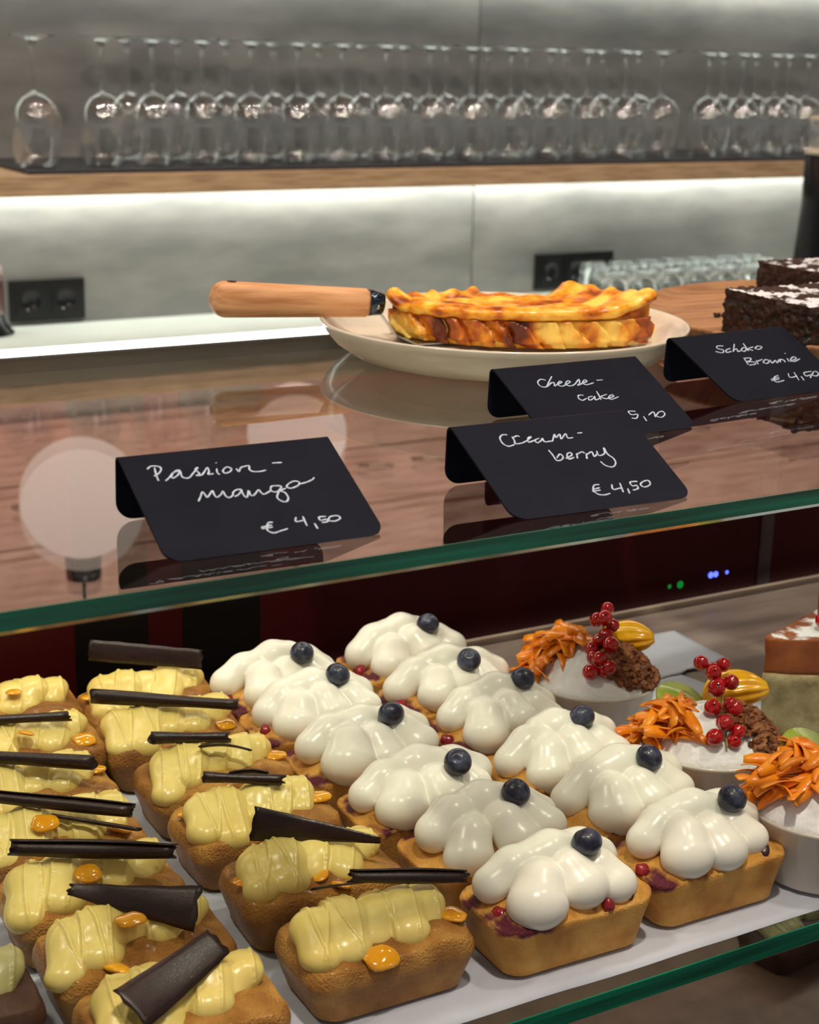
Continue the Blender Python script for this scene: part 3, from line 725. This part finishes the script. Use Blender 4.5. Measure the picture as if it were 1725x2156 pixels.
def dome_me(name, r, h, seed, amp=.0012):
    prof = 14; n = 48; v, f = [(0, 0, h)], []
    for i in range(1, prof+1):
        t = i/prof
        for k in range(n):
            a = 2*PI*k/n; x, y = r*t*math.cos(a), r*t*math.sin(a)
            v.append((x, y, h*(1-t**2.2)+amp*noise.noise(Vector((x*120, y*120, seed)))+amp*.6*noise.noise(Vector((x*420, y*420, seed)))))
    for k in range(n): f.append((0, 1+k, 1+(k+1) % n))
    for i in range(prof-1):
        for k in range(n): f.append((1+i*n+k, 1+(i+1)*n+k, 1+(i+1)*n+(k+1) % n, 1+i*n+(k+1) % n))
    b = len(v)
    for k in range(n): v.append((r*math.cos(2*PI*k/n)*.90, r*math.sin(2*PI*k/n)*.90, -.012))
    for k in range(n): f.append((1+(prof-1)*n+k, b+k, b+(k+1) % n, 1+(prof-1)*n+(k+1) % n))
    f.append(tuple(b+k for k in range(n)))
    return mesh(name, v, f)
def shred_me(seed):
    rn = random.Random(seed); ln = rn.uniform(.026, .042); w = rn.uniform(.0040, .0092); cv = rn.uniform(.5, 1.6); tw = rn.uniform(-1.2, 1.2); n = 10; v, f = [], []
    for i in range(n+1):
        t = i/n-.5; a = t*cv; x = ln*math.sin(a)/cv*1.0; z = -ln*(1-math.cos(a))/cv*1.4
        ww = w*(1-.45*abs(2*t)**4); q = tw*t
        for s, h in ((-1, -.0004), (1, -.0004), (1, .0004), (-1, .0004)):
            y0, z0 = s*ww/2, h; v.append((x, y0*math.cos(q)-z0*math.sin(q), z+y0*math.sin(q)+z0*math.cos(q)))
    for i in range(n):
        for k in range(4): f.append((4*i+k, 4*i+(k+1) % 4, 4*i+4+(k+1) % 4, 4*i+4+k))
    f.append((3, 2, 1, 0)); f.append((4*n, 4*n+1, 4*n+2, 4*n+3)); me = mesh('carrot_shred', v, f)
    bm = bmesh.new(); bm.from_mesh(me); bmesh.ops.recalc_face_normals(bm, faces=bm.faces); bm.to_mesh(me); bm.free(); return me
SHRED = [shred_me(s) for s in range(8)]
CUR = sphere_me('currant', .0054, 18, 12); DOT = sphere_me('currant_tip', .0010, 8, 6, sz=.8)
SEEDM = sphere_me('pumpkin_seed', .005, 14, 8, 1, .5, .25)
def heap_z(x, y):
    return .0415+.025*(1-min(1, math.hypot(x, y)/.0446)**2.2)
def granola_me(seed, cx_, cy_, rx, ry, z0, n=340):
    rn = random.Random(seed); bm = bmesh.new()
    for k in range(n):
        a, q = rn.random()*2*PI, math.sqrt(rn.random()); s = rn.uniform(.0020, .0042)
        gx, gy = cx_+rx*q*math.cos(a), cy_+ry*q*math.sin(a); kk = min(1, .044/max(math.hypot(gx, gy), 1e-6)); gx *= kk; gy *= kk
        p = Vector((gx, gy, heap_z(gx, gy)+(1-q*q)*.004+rn.uniform(0, .003)))
        g = bmesh.ops.create_icosphere(bm, subdivisions=1, radius=s)
        R = Matrix.Rotation(rn.random()*6, 3, 'Z') @ Matrix.Rotation(rn.random()*3, 3, 'X')
        for v in g['verts']: v.co = p+R @ Vector((v.co.x*1.3, v.co.y, v.co.z*.5))
    return bm_mesh('granola', bm)
def mango_me(seed):
    v, f = [], []; n, m_ = 22, 40
    for i in range(n+1):
        t = i/n
        for k in range(m_):
            a = 2*PI*k/m_; ln = -.019+.038*t; w = math.sin(PI*min(max(t, .02), .98))**.42
            rib = 1+.10*math.cos(10*a)
            v.append((ln*1.15, .0135*w*rib*math.cos(a)+.006*math.sin(t*PI), .0105*w*rib*math.sin(a)))
    for i in range(n):
        for k in range(m_): f.append((i*m_+k, i*m_+(k+1) % m_, (i+1)*m_+(k+1) % m_, (i+1)*m_+k))
    f.append(tuple(range(m_-1, -1, -1))); f.append(tuple(range(n*m_, (n+1)*m_)))
    return mesh('mango_slice', v, f)
def sprig(parent, pts, n, seed, r=.0085):
    rn = random.Random(seed); P = [Vector(p) for p in pts]
    fine = []
    for i in range(len(P)-1):
        for k in range(5): fine.append(P[i].lerp(P[i+1], k/5))
    fine.append(P[-1])
    s = link('currant_sprig', tube_me('currant_sprig', fine, .0007, 6), M['stem_green'], parent)
    for k in range(n):
        c = fine[int((k+.3)/n*(len(fine)-1))]; a = k*2.4+rn.random(); d = Vector((math.cos(a), math.sin(a)*.8, .25+.5*rn.random())).normalized()
        p = c+d*r*rn.uniform(.75, 1.05); q = rn.uniform(.85, 1.12)
        b = link('currant', CUR, M['currant'], s, p); b.scale = (q, q, q)
        if k % 3 == 0: link('currant_tip', DOT, M['dark_dot'], s, p+Vector((-.35, -.6, .72)).normalized()*.0053*q)
def fruit_bowl(x, y, label, seed, carrots, cur, gran, mango, rz=0, extras=True):
    rn = random.Random(seed)
    e = empty('fruit_bowl', (x, y, ZP), label, 'dessert bowl', 'fruit and granola bowls')
    link('dish', DISH, M['ceramic_white'], e)
    link('sugared_cream', dome_me('sugared_cream', .0446, .0250, seed, .0018), M['sugared_cream'], e, (0, 0, .0415))
    for k in range(54):
        a = rn.uniform(0, 2*PI); q = math.sqrt(rn.random())
        px, py = carrots[0]+carrots[2]*q*math.cos(a), carrots[1]+carrots[3]*q*math.sin(a)
        o = link('carrot_shred', SHRED[k % 8], M['carrot'], e, (px, py, heap_z(px, py)+.002+.010*(1-q)+rn.uniform(-.001, .006)), (rn.uniform(-.7, .7), rn.uniform(-.45, .45), carrots[4]+rn.uniform(-1.3, 1.3)))
    if cur: sprig(e, *cur, seed)
    if gran:
        g = link('granola', granola_me(seed, *gran), M['granola'], e, smooth=False); g['kind'] = 'stuff'
    if mango:
        o = link('mango_slice', mango_me(seed), M['mango'], e, mango[:3], (0.3, -.25, mango[3]))
        o = link('mango_slice', mango_me(seed), M['mango'], e, (mango[0]+.006, mango[1]+.009, mango[2]-.003), (0.1, -.2, mango[3]+.3))
    return e
b1 = fruit_bowl(.668, .872, 'far fruit bowl with carrot shreds, upright currant sprig and mango', 3, (-.020, .022, .026, .014, .35),
                ([(-.020, -.030, .056), (-.008, -.020, .064), (.004, -.004, .074), (.012, .008, .086)], 14), (.014, -.022, .030, .020, .047), (.026, .000, .064, -.7))
b2 = fruit_bowl(.670, .745, 'middle fruit bowl with hanging currants, kiwi and big mango piece', 4, (-.030, .014, .014, .022, 1.2),
                ([(-.016, -.034, .054), (-.008, -.022, .062), (.004, -.004, .072), (.012, .010, .080), (.014, .022, .086)], 15), (.020, -.020, .026, .022, .047), (.028, .010, .066, -.5))
k_ = link('kiwi_slice', lathe_me('kiwi_slice', [(0, 0), (.017, 0), (.018, .002), (.017, .004), (0, .0045)], 28), M['kiwi'], b2, (-.006, .026, .060), (.4, .1, 0))
link('pumpkin_seed', SEEDM, M['seed'], b2, (-.016, .016, .064), (.3, .2, .5)); link('pumpkin_seed', SEEDM, M['seed'], b2, (.022, -.004, .064), (1.2, .2, 1.5))
b3 = fruit_bowl(.671, .641, 'nearest fruit bowl heaped with carrot shreds at the right picture edge', 5, (-.018, .012, .026, .022, .2),
                ([(.012, .002, .062), (.018, .012, .066), (.024, .020, .068)], 6), (.026, -.02, .012, .012, .042), None)
link('kiwi_slice', lathe_me('kiwi_slice', [(0, 0), (.019, 0), (.020, .002), (.019, .004), (0, .0045)], 28), M['kiwi'], b3, (.012, .028, .060), (.5, .1, 0))

# ------------------------------------------------------------------ layer cake slice at the right
e = empty('cake_slice', (.845, .800, H2+.0050), 'tall pale cake slice with golden sugared crust at the right picture edge', 'cake slice')
def wedge(name, z0, z1, m_, seed, grow=0):
    v, f = [], []; poly = []
    A, B, C = Vector((-.075, .005)), Vector((.03, -.055)), Vector((.075, .06))
    for p, q in ((A, B), (B, C), (C, A)):
        for k in range(14): poly.append(p.lerp(q, k/14))
    n = len(poly); rows = 9
    for i in range(rows+1):
        t = i/rows
        for p in poly:
            d = 1+grow+.020*noise.noise(Vector((p.x*90, p.y*90, t*3+seed)))+.03*t
            wv = .006*noise.noise(Vector((p.x*38, p.y*38, 1.7)))*((t if name == 'sponge' else 1-t))
            v.append((p.x*d, p.y*d, z0+(z1-z0)*t+wv+(.002*noise.noise(Vector((p.x*60, p.y*60, seed))) if i == rows and name == 'crust' else 0)))
    for i in range(rows):
        for k in range(n): f.append((i*n+k, i*n+(k+1) % n, (i+1)*n+(k+1) % n, (i+1)*n+k))
    f.append(tuple(range(n-1, -1, -1))); f.append(tuple(range(rows*n, (rows+1)*n)))
    return link(name, mesh(name, v, f), m_, e)
wedge('sponge', 0, .052, M['cake_crumb'], 2); wedge('crust', .0521, .078, M['cake_crust'], 2, .004)
for k in range(5):
    b = link('currant', CUR, M['currant'], e, (-.030+.010*(k % 3), -.012+.009*(k//3), .083+.003*(k % 2))); b.scale = (1.1,)*3
o = link('cinnamon_piece', shard_me(3, .050, .020, .014), M['cinnamon'], e); put_between(o, (-.024, .0, .082), (-.018, .006, .128), .4)

# pastry on the lowest deck
e = passion_loaf('S', .93, .91, 10, 'crumbly dark loaf with pale green cream on the lowest deck', None, [], [], 83, 'crumb_choc', 'cream_green')
e.name = 'chocolate_loaf_cake'; e.location.z = H3+.0005

# ------------------------------------------------------------------ price signs
STROKES = {}
STROKES['pas'] = "14.6 62.6,13.8 57.8,13.5 53.2|10.8 61.9,13.2 63.8,16.4 63.3,17.4 61.5,15.8 58.9,12.4 56.7|16.6 52.7,18.9 54.5,21.4 57.2,24.2 59.2,25.6 58.6,23.4 55.6,20.8 54.2,20.4 55.5,22.5 57.9,25.5 58.2,25.2 54.7,26.3 53.3,28.4 53.3,30.9 55.7,34.7 59.5,33.1 58.5,34.1 55.2,32.1 54.3,35.1 54.4,39.1 58.8,39.0 56.0,38.0 54.2,40.7 54.2|43.4 57.5,42.7 54.5,43.5 53.1|44.5 61.7,44.7 61.2|47.6 57.5,45.8 55.5,46.3 53.7,49.1 54.5,50.3 56.4,49.0 57.8,47.6 57.5|52.7 56.1,53.2 53.8,55.0 56.3,57.3 57.0,59.6 57.1,58.8 54.5,60.1 52.8,63.4 52.3,66.6 52.8|71.3 57.3,76.4 57.0|27.0 36.5,29.1 39.5,31.1 42.6,31.7 40.3,32.3 38.8,36.0 42.6,35.9 39.6,36.8 38.0,39.3 39.7,40.8 41.5,40.9 38.2,42.2 36.8,44.5 38.2,45.2 39.9,47.3 41.4,49.8 41.2,47.5 38.3,44.8 36.9|49.8 41.2,49.5 39.2,49.7 36.4,50.8 35.9,52.9 39.9,52.8 36.8,54.4 36.6,57.8 39.7,58.3 37.8,59.5 36.4,63.2 38.2|67.0 41.3,64.7 41.0,63.6 38.1,66.2 37.1,69.6 40.3,67.0 41.3|69.4 39.7,66.2 35.9,64.7 33.1,65.8 30.4,68.1 29.7,69.9 32.2,69.7 35.9,68.1 37.4,71.2 38.8|74.3 42.0,72.1 39.9,73.7 38.4,77.7 39.6,79.4 41.8,77.3 43.0,74.3 42.0|79.0 40.6,82.8 41.3,86.4 42.6,88.0 44.0|56.3 17.1,54.3 17.2,52.5 14.8,51.9 12.2,54.1 10.2,57.7 10.9,61.6 11.8|49.5 14.7,55.3 15.5|49.4 13.8,55.1 14.0|68.4 18.5,67.3 15.8,71.2 15.9|71.8 18.6,71.3 11.9|75.5 13.1,75.6 9.2|82.8 16.7,79.3 16.7,79.3 14.5,82.0 14.8,82.2 13.2,79.0 12.9|84.8 16.3,82.9 13.9,86.0 12.9,89.2 14.4,88.3 16.3,84.8 16.3"
STROKES['cre'] = "28.0 61.9,25.5 62.5,22.7 60.0,22.3 55.6,24.4 53.3,28.2 54.1|30.0 60.3,29.8 57.1,28.7 54.6|30.0 59.3,33.0 60.5,34.3 59.7|28.7 54.6,32.2 54.5,35.7 55.6,39.1 57.4,40.6 58.8,38.3 57.8,37.1 54.7,41.1 55.8|44.6 56.9,41.5 55.8,41.8 53.6,45.1 55.2,46.4 56.6,46.3 53.8,49.7 53.8,51.2 54.0,54.9 58.7,54.4 56.1,58.0 58.3,56.7 54.5,61.5 58.2,61.0 54.8,64.2 54.7|68.4 57.7,71.6 57.7|45.0 47.1,45.3 43.2,45.3 38.9,48.2 38.9,50.4 41.1,49.6 43.2,46.2 40.5|50.9 39.4,56.0 41.5,56.1 43.5,53.6 42.5,52.5 38.9,56.3 39.6|59.4 42.3,57.6 38.3|59.3 41.7,63.2 43.1,63.9 41.7|64.8 41.5,62.9 37.3|64.8 40.6,68.7 42.3,68.0 38.5,71.2 40.6|71.8 42.4,71.2 38.9,75.3 40.0,77.3 44.3,76.8 39.1,78.2 35.6,77.4 31.8,73.9 29.2,70.5 31.0,69.5 34.3|58.8 17.6,55.8 17.5,53.4 14.2,54.3 10.9,57.5 9.8,61.3 10.4|52.7 14.6,57.9 15.3|52.0 13.4,57.3 13.5|65.9 16.5,64.7 12.9,69.8 13.4|71.0 16.9,69.0 9.8|73.1 12.2,72.0 8.3|81.6 16.5,77.2 16.6,76.9 13.7,79.4 13.7,78.9 11.3,75.1 10.6|84.8 16.0,82.0 13.9,83.2 11.8,87.4 13.0,88.3 16.1,84.8 16.0"
STROKES['che'] = "29.2 57.2,26.3 58.6,22.7 56.1,22.5 52.1,26.3 51.2,32.1 54.8|35.5 60.4,30.1 55.1,26.3 51.2|29.0 53.2,33.5 54.6,32.1 51.2,34.2 52.1,38.9 53.9,38.1 55.0,35.1 52.4,36.7 50.2,40.3 51.3,45.0 53.5,43.8 54.7,40.7 52.1,42.3 49.8,46.6 50.8,52.3 55.1,50.6 51.3,48.1 49.6,52.7 51.0,56.9 52.5,56.1 54.0,52.9 51.4,54.7 49.4,60.7 50.6|63.9 52.6,68.6 52.4|46.5 39.9,43.1 40.3,41.5 37.6,43.0 35.4,46.9 36.9|52.1 38.1,48.8 37.6,47.8 34.8,51.6 36.2,53.5 37.9,52.1 34.5,55.7 35.6|57.7 42.3,57.0 38.4,55.8 34.0|62.9 38.6,57.6 36.9,60.3 34.6,66.5 36.1,66.1 37.7,62.5 35.7,63.4 33.5,69.7 35.2|72.8 20.3,68.0 21.0,68.1 17.7,72.5 17.4,69.4 14.0,66.3 14.8|75.4 15.0,74.8 10.3|79.4 15.4,84.9 18.0,83.1 12.9|88.2 17.1,84.6 14.1,87.2 12.3,91.4 14.6,91.5 17.6,88.2 17.1"
STROKES['sch'] = "36.9 57.8,31.9 58.5,29.8 56.0,33.4 53.6,30.2 50.9,25.5 53.1|40.7 54.5,35.9 53.3,34.2 50.7,38.9 51.2|48.0 58.6,40.1 50.4|41.5 52.0,45.8 53.3,44.5 50.4,48.2 51.1|52.6 54.0,48.6 51.5,49.9 49.7,54.2 52.1,52.6 54.0|56.2 58.2,54.0 49.6|61.7 53.4,55.6 51.9,58.4 49.6|65.9 53.8,62.0 51.5,64.7 50.1,69.1 52.4,65.9 53.8|43.7 42.4,41.5 35.4|42.9 42.6,49.1 42.1,47.0 39.6,43.2 38.6,48.9 37.5,48.0 35.3,41.9 34.9|52.0 38.9,50.2 34.6|52.0 37.8,58.0 39.2|60.6 38.8,56.2 36.0,58.7 34.5,62.7 36.9,60.6 38.8|64.3 37.6,63.3 34.2,68.2 36.5,67.7 33.8,72.6 37.1|70.7 33.8,73.9 36.9,75.9 35.4,75.0 33.2|80.4 37.1,79.0 33.3|83.3 43.0,83.3 42.1|80.2 33.6,88.2 36.0,87.1 38.0,81.8 35.0,83.7 33.1,91.0 35.1|57.3 20.9,52.2 19.4,49.8 14.6,57.9 15.2|47.4 17.9,56.4 18.8|46.7 16.5,54.9 17.2|67.5 21.6,65.6 17.4,72.8 17.8|73.5 21.9,70.5 13.2|75.9 16.9,74.8 12.5|89.1 20.7,81.7 20.2,80.5 16.7,85.9 17.2,82.1 14.1|91.7 20.3,86.8 17.1,89.5 15.3,93.6 17.6,92.9 20.5"
def sign(key, ox, oy, rot, label):
    e = empty('price_sign', (ox, oy, H1+.0003), label, 'price sign', 'folded black price signs', math.radians(rot))
    w = .107; Lf = math.hypot(.066, .0325); al = math.atan2(.0325, .066); rc = .009
    # profile along the card: foot of the front face, fold, back leg
    cols = []
    def outline(s, total):
        # inset of the side edges near the free ends (rounded corners)
        d = min(s, total-s)
        return 0 if d >= rc else rc-math.sqrt(max(rc*rc-(rc-d)**2, 0))
    prof = []; back = .031
    n1 = 26
    rf = .004
    front = Lf-.002
    for k in range(n1+1): s = front*(k/n1)**1.6; prof.append((s, s*math.cos(al), s*math.sin(al), -math.sin(al), math.cos(al)))
    px, pz = front*math.cos(al), front*math.sin(al); ang = al
    nf = 8; tot_turn = -(PI/2+al)+.05
    for k in range(1, nf+1):
        ang = al+tot_turn*k/nf; px += .0009*math.cos(ang); pz += .0009*math.sin(ang); prof.append((front+.0009*k, px, pz, -math.sin(ang), math.cos(ang)))
    s0 = front+.0009*nf; bl = pz-.0004
    bl = bl/abs(math.sin(ang))
    for k in range(1, 15):
        s = bl*(1-(1-k/14)**1.6); prof.append((s0+s, px+s*math.cos(ang), pz+s*math.sin(ang), -math.sin(ang), math.cos(ang)))
    total = s0+bl; th = .0011; v, f = [], []
    for s, y, z, ny, nz in prof:
        i = outline(s, total)
        for sd in (0, 1):
            for x in (i, w-i): v.append((x, y-ny*th*sd, max(z-nz*th*sd, .0)))
    m_ = len(prof)
    for i in range(m_-1):
        a = 4*i; b = a+4
        f += [(a, a+1, b+1, b), (a+2, b+2, b+3, a+3), (a, b, b+2, a+2), (a+1, a+3, b+3, b+1)]
    f += [(0, 2, 3, 1), (4*m_-4, 4*m_-3, 4*m_-1, 4*m_-2)]
    me = mesh('card', v, f); bm = bmesh.new(); bm.from_mesh(me); bmesh.ops.recalc_face_normals(bm, faces=bm.faces); bm.to_mesh(me); bm.free()
    link('card', me, M['tag'], e, smooth=False)
    # handwriting: rounded pen strokes lying on the front face
    v, f = [], []
    for st in STROKES[key].split('|'):
        P = [Vector((float(a)/1000, float(b)/1000)) for a, b in (p.split() for p in st.split(','))]
        Q = []
        for i in range(len(P)-1):     # smooth the traced points
            p0, p1, p2, p3 = P[max(i-1, 0)], P[i], P[i+1], P[min(i+2, len(P)-1)]
            for k in range(6):
                t = k/6; Q.append(.5*((2*p1)+(p2-p0)*t+(2*p0-5*p1+4*p2-p3)*t*t+(3*p1-p0-3*p2+p3)*t**3))
        Q.append(P[-1]); base = len(v); hw = .00046
        for i, p in enumerate(Q):
            d = Q[min(i+1, len(Q)-1)]-Q[max(i-1, 0)]; d = d.normalized() if d.length > 1e-9 else Vector((1, 0)); nrm = Vector((-d.y, d.x))
            wd = hw*(.6 if i in (0, len(Q)-1) else 1)*(1+.22*noise.noise(Vector((p.x*500, p.y*500, 0))))
            for s, h in ((-1, .00004), (-.5, .00022), (.5, .00022), (1, .00004)):
                q = p+nrm*wd*s; v.append((q.x, q.y*math.cos(al)-h*math.sin(al), q.y*math.sin(al)+h*math.cos(al)))
        for i in range(len(Q)-1):
            for k in range(3): a = base+4*i+k; f.append((a, a+1, a+5, a+4))
    link('handwriting', mesh('handwriting', v, f), M['ink'], e, smooth=False)
    return e
sign('pas', .2457, .6263, -2, 'folded black price sign reading Passion-mango € 4,50 at the front left')
sign('cre', .4189, .6151, -2, 'folded black price sign reading Creamberry € 4,50 at the glass front edge')
sign('che', .5245, .7355, 0, 'folded black price sign reading Cheesecake 5,10 in front of the plate')
sign('sch', .700, .780, 4, 'folded black price sign reading Schoko Brownie € 4,50 by the brownies')

# ------------------------------------------------------------------ plate, cheesecake, server
PX, PY = .652, .983
pl = link('plate', lathe_me('plate', [(0, .0025), (.096, .0025), (.099, .0), (.105, .0), (.112, .0020), (.124, .0100), (.131, .0180), (.1350, .0250), (.1346, .0265), (.1325, .0262), (.1285, .0200), (.122, .0120), (.114, .0072), (.105, .0058), (0, .0052)], 96), M['ceramic'], None, (PX, PY, H1+.0003))
tag(pl, 'round cream ceramic plate under the cheesecake', 'plate')
CX, CY = .722, 1.070
ch = empty('cheesecake_piece', (CX, CY, H1+.0088), 'baked golden cheesecake piece with pleated crust on the cream plate', 'cheesecake')
def cheese():
    a0, a1 = math.radians(190), math.radians(285); n = 150
    def topz(r, a):
        w = (a-a0)/(a1-a0)
        z = .0235+.004*w+.0025*noise.noise(Vector((r*60, a*4, 1.3)))
        z += .0013*math.sin(r*330+3*a+2*noise.noise(Vector((r*30, a*3, 4))))*min(1, r/.04)
        z += .0085*max(0, (w-.80)/.20)**1.5+.006*max(0, (.07-w)/.07)
        z += .0035*math.exp(-((r-.127)/.008)**2)*(1+.6*noise.noise(Vector((a*9, 0, 0))))
        return z
    # filling with the baked top
    v, f = [], []; rs = [0.045+.085*k/44 for k in range(45)]
    for i in range(n+1):
        a = a0+(a1-a0)*i/n; w = i/n
        for r in rs: v.append((r*math.cos(a), r*math.sin(a), topz(r, a)))
        v.append((.130*math.cos(a), .130*math.sin(a), 0)); v.append((.045*math.cos(a), .045*math.sin(a), 0))
    m_ = len(rs)+2
    for i in range(n):
        for k in range(m_-1): f.append((i*m_+k, i*m_+k+1, (i+1)*m_+k+1, (i+1)*m_+k))
        f.append((i*m_+m_-1, i*m_, (i+1)*m_, (i+1)*m_+m_-1))
    f.append(tuple(range(m_-1, -1, -1))); f.append(tuple(range(n*m_, (n+1)*m_)))
    me = mesh('baked_top', v, f); bm = bmesh.new(); bm.from_mesh(me); bmesh.ops.recalc_face_normals(bm, faces=bm.faces); bm.to_mesh(me); bm.free()
    link('baked_top', me, M['cheese_top'], ch)
    # pleated outer crust
    v, f = [], []; nz = 14; n2 = 240
    for i in range(n2+1):
        a = a0+(a1-a0)*i/n2
        for k in range(nz+1):
            t = k/nz; z = .0195*t
            ph = (a*7.5+t*.8+.6*noise.noise(Vector((a*5, t, 2))))
            saw = ph-math.floor(ph)
            r = .1300+.0075*(saw**.8)*(1-.35*t)+.0020*noise.noise(Vector((a*22, t*3, 7)))-.004*(1-t)*(t < .15)
            v.append((r*math.cos(a), r*math.sin(a), z))
        for k in range(nz, -1, -1):
            t = k/nz; v.append((.1245*math.cos(a), .1245*math.sin(a), .0195*t))
    m_ = 2*(nz+1)
    for i in range(n2):
        for k in range(m_): f.append((i*m_+k, i*m_+(k+1) % m_, (i+1)*m_+(k+1) % m_, (i+1)*m_+k))
    f.append(tuple(range(m_-1, -1, -1))); f.append(tuple(range(n2*m_, (n2+1)*m_)))
    me = mesh('crust', v, f); bm = bmesh.new(); bm.from_mesh(me); bmesh.ops.recalc_face_normals(bm, faces=bm.faces); bm.to_mesh(me); bm.free()
    link('crust', me, M['cheese_crust'], ch)
    # rolled brown rim above the pleats
    v, f = [], []; n3 = 120; q = 12
    for i in range(n3+1):
        a = a0+(a1-a0)*i/n3; w = i/n3
        rr = .0052+.0012*noise.noise(Vector((a*8, 3, 0))); rc = .1285+.0025*noise.noise(Vector((a*7, 9, 0))); zc = .0225+.0075*max(0, (.09-w)/.09)**1.3+.0015*noise.noise(Vector((a*6, 5, 5)))+.004*w+.0085*max(0, (w-.80)/.20)**1.5
        for k in range(q):
            b = 2*PI*k/q; v.append(((rc+1.5*rr*math.cos(b))*math.cos(a), (rc+1.5*rr*math.cos(b))*math.sin(a), zc+rr*math.sin(b)))
    for i in range(n3):
        for k in range(q): f.append((i*q+k, i*q+(k+1) % q, (i+1)*q+(k+1) % q, (i+1)*q+k))
    f.append(tuple(range(q-1, -1, -1))); f.append(tuple(range(n3*q, (n3+1)*q)))
    link('rolled_rim', mesh('rolled_rim', v, f), M['cheese_top'], ch)
cheese()
o = link('crust_crumb', sphere_me('crust_crumb', .009, 14, 10, 1.2, .8, .5, .5, 2), M['cheese_crust'], ch, (.052, -.106, .003))

sv = empty('cake_server', (.4537, 1.0659, ZC-.178), 'cake server with thick beech handle resting on the plate rim', 'cake server')
dv = Vector((.1147, -.0271, -.0053)); sv.rotation_euler = dv.to_track_quat('X', 'Z').to_euler()
def handle():
    n, m_ = 60, 24; v, f = [], []; ln = .1185
    for i in range(n+1):
        t = .1*(1-math.cos(PI/2*i/16)) if i < 16 else .1+.9*(i-16)/(n-16); x = ln*t
        e0 = min(1, math.sqrt(max(0, 1-(1-min(t/.10, 1))**2))); e1 = min(1, math.sqrt(max(0, 1-(max(t-.985, 0)/.015)**2*.35)))
        hz = (.0132-.0028*t)*max(e0, .04)*e1; hy = (.0115-.0028*t)*max(e0, .04)*e1
        for k in range(m_):
            a = 2*PI*k/m_; c, s = math.cos(a), math.sin(a); p = .72
            v.append((x, hy*math.copysign(abs(c)**p, c), hz*math.copysign(abs(s)**p, s)))
    for i in range(n):
        for k in range(m_): f.append((i*m_+k, i*m_+(k+1) % m_, (i+1)*m_+(k+1) % m_, (i+1)*m_+k))
    f.append(tuple(range(m_-1, -1, -1))); f.append(tuple(range(n*m_, (n+1)*m_)))
    return mesh('handle', v, f)
h_ = link('handle', handle(), M['beech'], sv)
link('hanging_hole', lathe_me('hanging_hole', [(0, 0), (.0036, 0), (.0036, .0004), (0, .0005)], 16), M['dark_dot'], h_, (.016, 0, .01265))
link('ferrule', tube_me('ferrule', [(.1186, 0, 0), (.122, 0, 0), (.129, 0, -.001)], [.0098, .0094, .0080], 20), M['dark_steel'], sv)
link('rivet', sphere_me('rivet', .0016, 10, 6), M['steel'], sv, (.1235, -.0092, -.002))
bm = bmesh.new()
bl = [(.127, .006, -.006), (.140, .006, -.0225), (.150, .026, -.0256), (.225, .014, -.0222), (.225, -.014, -.0222), (.150, -.026, -.0256), (.140, -.006, -.0225), (.127, -.006, -.006)]
v = [(x, y, z) for x, y, z in bl]+[(x, y, z-.0012) for x, y, z in bl]
f = [(0, 1, 6, 7), (1, 2, 5, 6), (2, 3, 4, 5), (8, 15, 14, 9), (9, 14, 13, 10), (10, 13, 12, 11)]+[(k, k+8, (k+1) % 8+8, (k+1) % 8) for k in range(8)]
me = mesh('blade', v, f); bm.from_mesh(me); bmesh.ops.recalc_face_normals(bm, faces=bm.faces); bm.to_mesh(me); bm.free()
link('blade', me, M['steel'], sv, smooth=False)

# ------------------------------------------------------------------ board and brownies
bd = link('wooden_board', lathe_me('wooden_board', [(0, .0), (.172, .0), (.180, .003), (.189, .0150), (.1895, .0178), (.186, .0180), (.179, .0135), (.172, .0120), (0, .0118)], 96), M['beech_board'], None, (.985, .940, H1+.0003))
tag(bd, 'round dished wooden board under the chocolate brownies', 'board')
def brownie(x, y, z, lx, ly, lz, rz, seed, label):
    e = empty('brownie', (x, y, z), label, 'brownie', 'chocolate brownies', math.radians(rz))
    for name, z0, z1, m_ in (('crumb', 0, lz*.86, 'brownie'), ('sugared_top', lz*.861, lz, 'brownie_top')):
        bm = bmesh.new(); bmesh.ops.create_cube(bm, size=1)
        bmesh.ops.subdivide_edges(bm, edges=bm.edges[:], cuts=56, use_grid_fill=True)
        for q in bm.verts:
            p = Vector((q.co.x*lx, q.co.y*ly, z0+(q.co.z+.5)*(z1-z0)))
            k = noise.noise(p*170+Vector((seed, 0, 0)))*.0016+noise.noise(p*300+Vector((seed, 3, 0)))*.0012
            d = Vector((q.co.x if abs(q.co.x) > .49 else 0, q.co.y if abs(q.co.y) > .49 else 0, 0))*2
            p += d*k*1.3
            if q.co.z > .49 and name != 'crumb': p.z += k*1.1+.0015*noise.noise(p*60)
            q.co = p
        link(name, bm_mesh(name, bm), M[m_], e)
    return e
ZB = H1+.0003+.0121
brownie(.888, .890, ZB, .130, .098, .033, -4, 1.0, 'large sugar-dusted chocolate brownie behind its price sign')
brownie(1.020, 1.010, ZB, .115, .100, .033, -4, 8.0, 'sugar-dusted brownie at the back of the board near the black dispenser')
cr = link('brownie_crumb', sphere_me('brownie_crumb', .0028, 10, 8, 1.3, 1, .7, .5, 3), M['brownie'], None, (.868, .998, ZB+.0018))
tag(cr, 'small dark crumb lying on the wooden board', 'crumb')
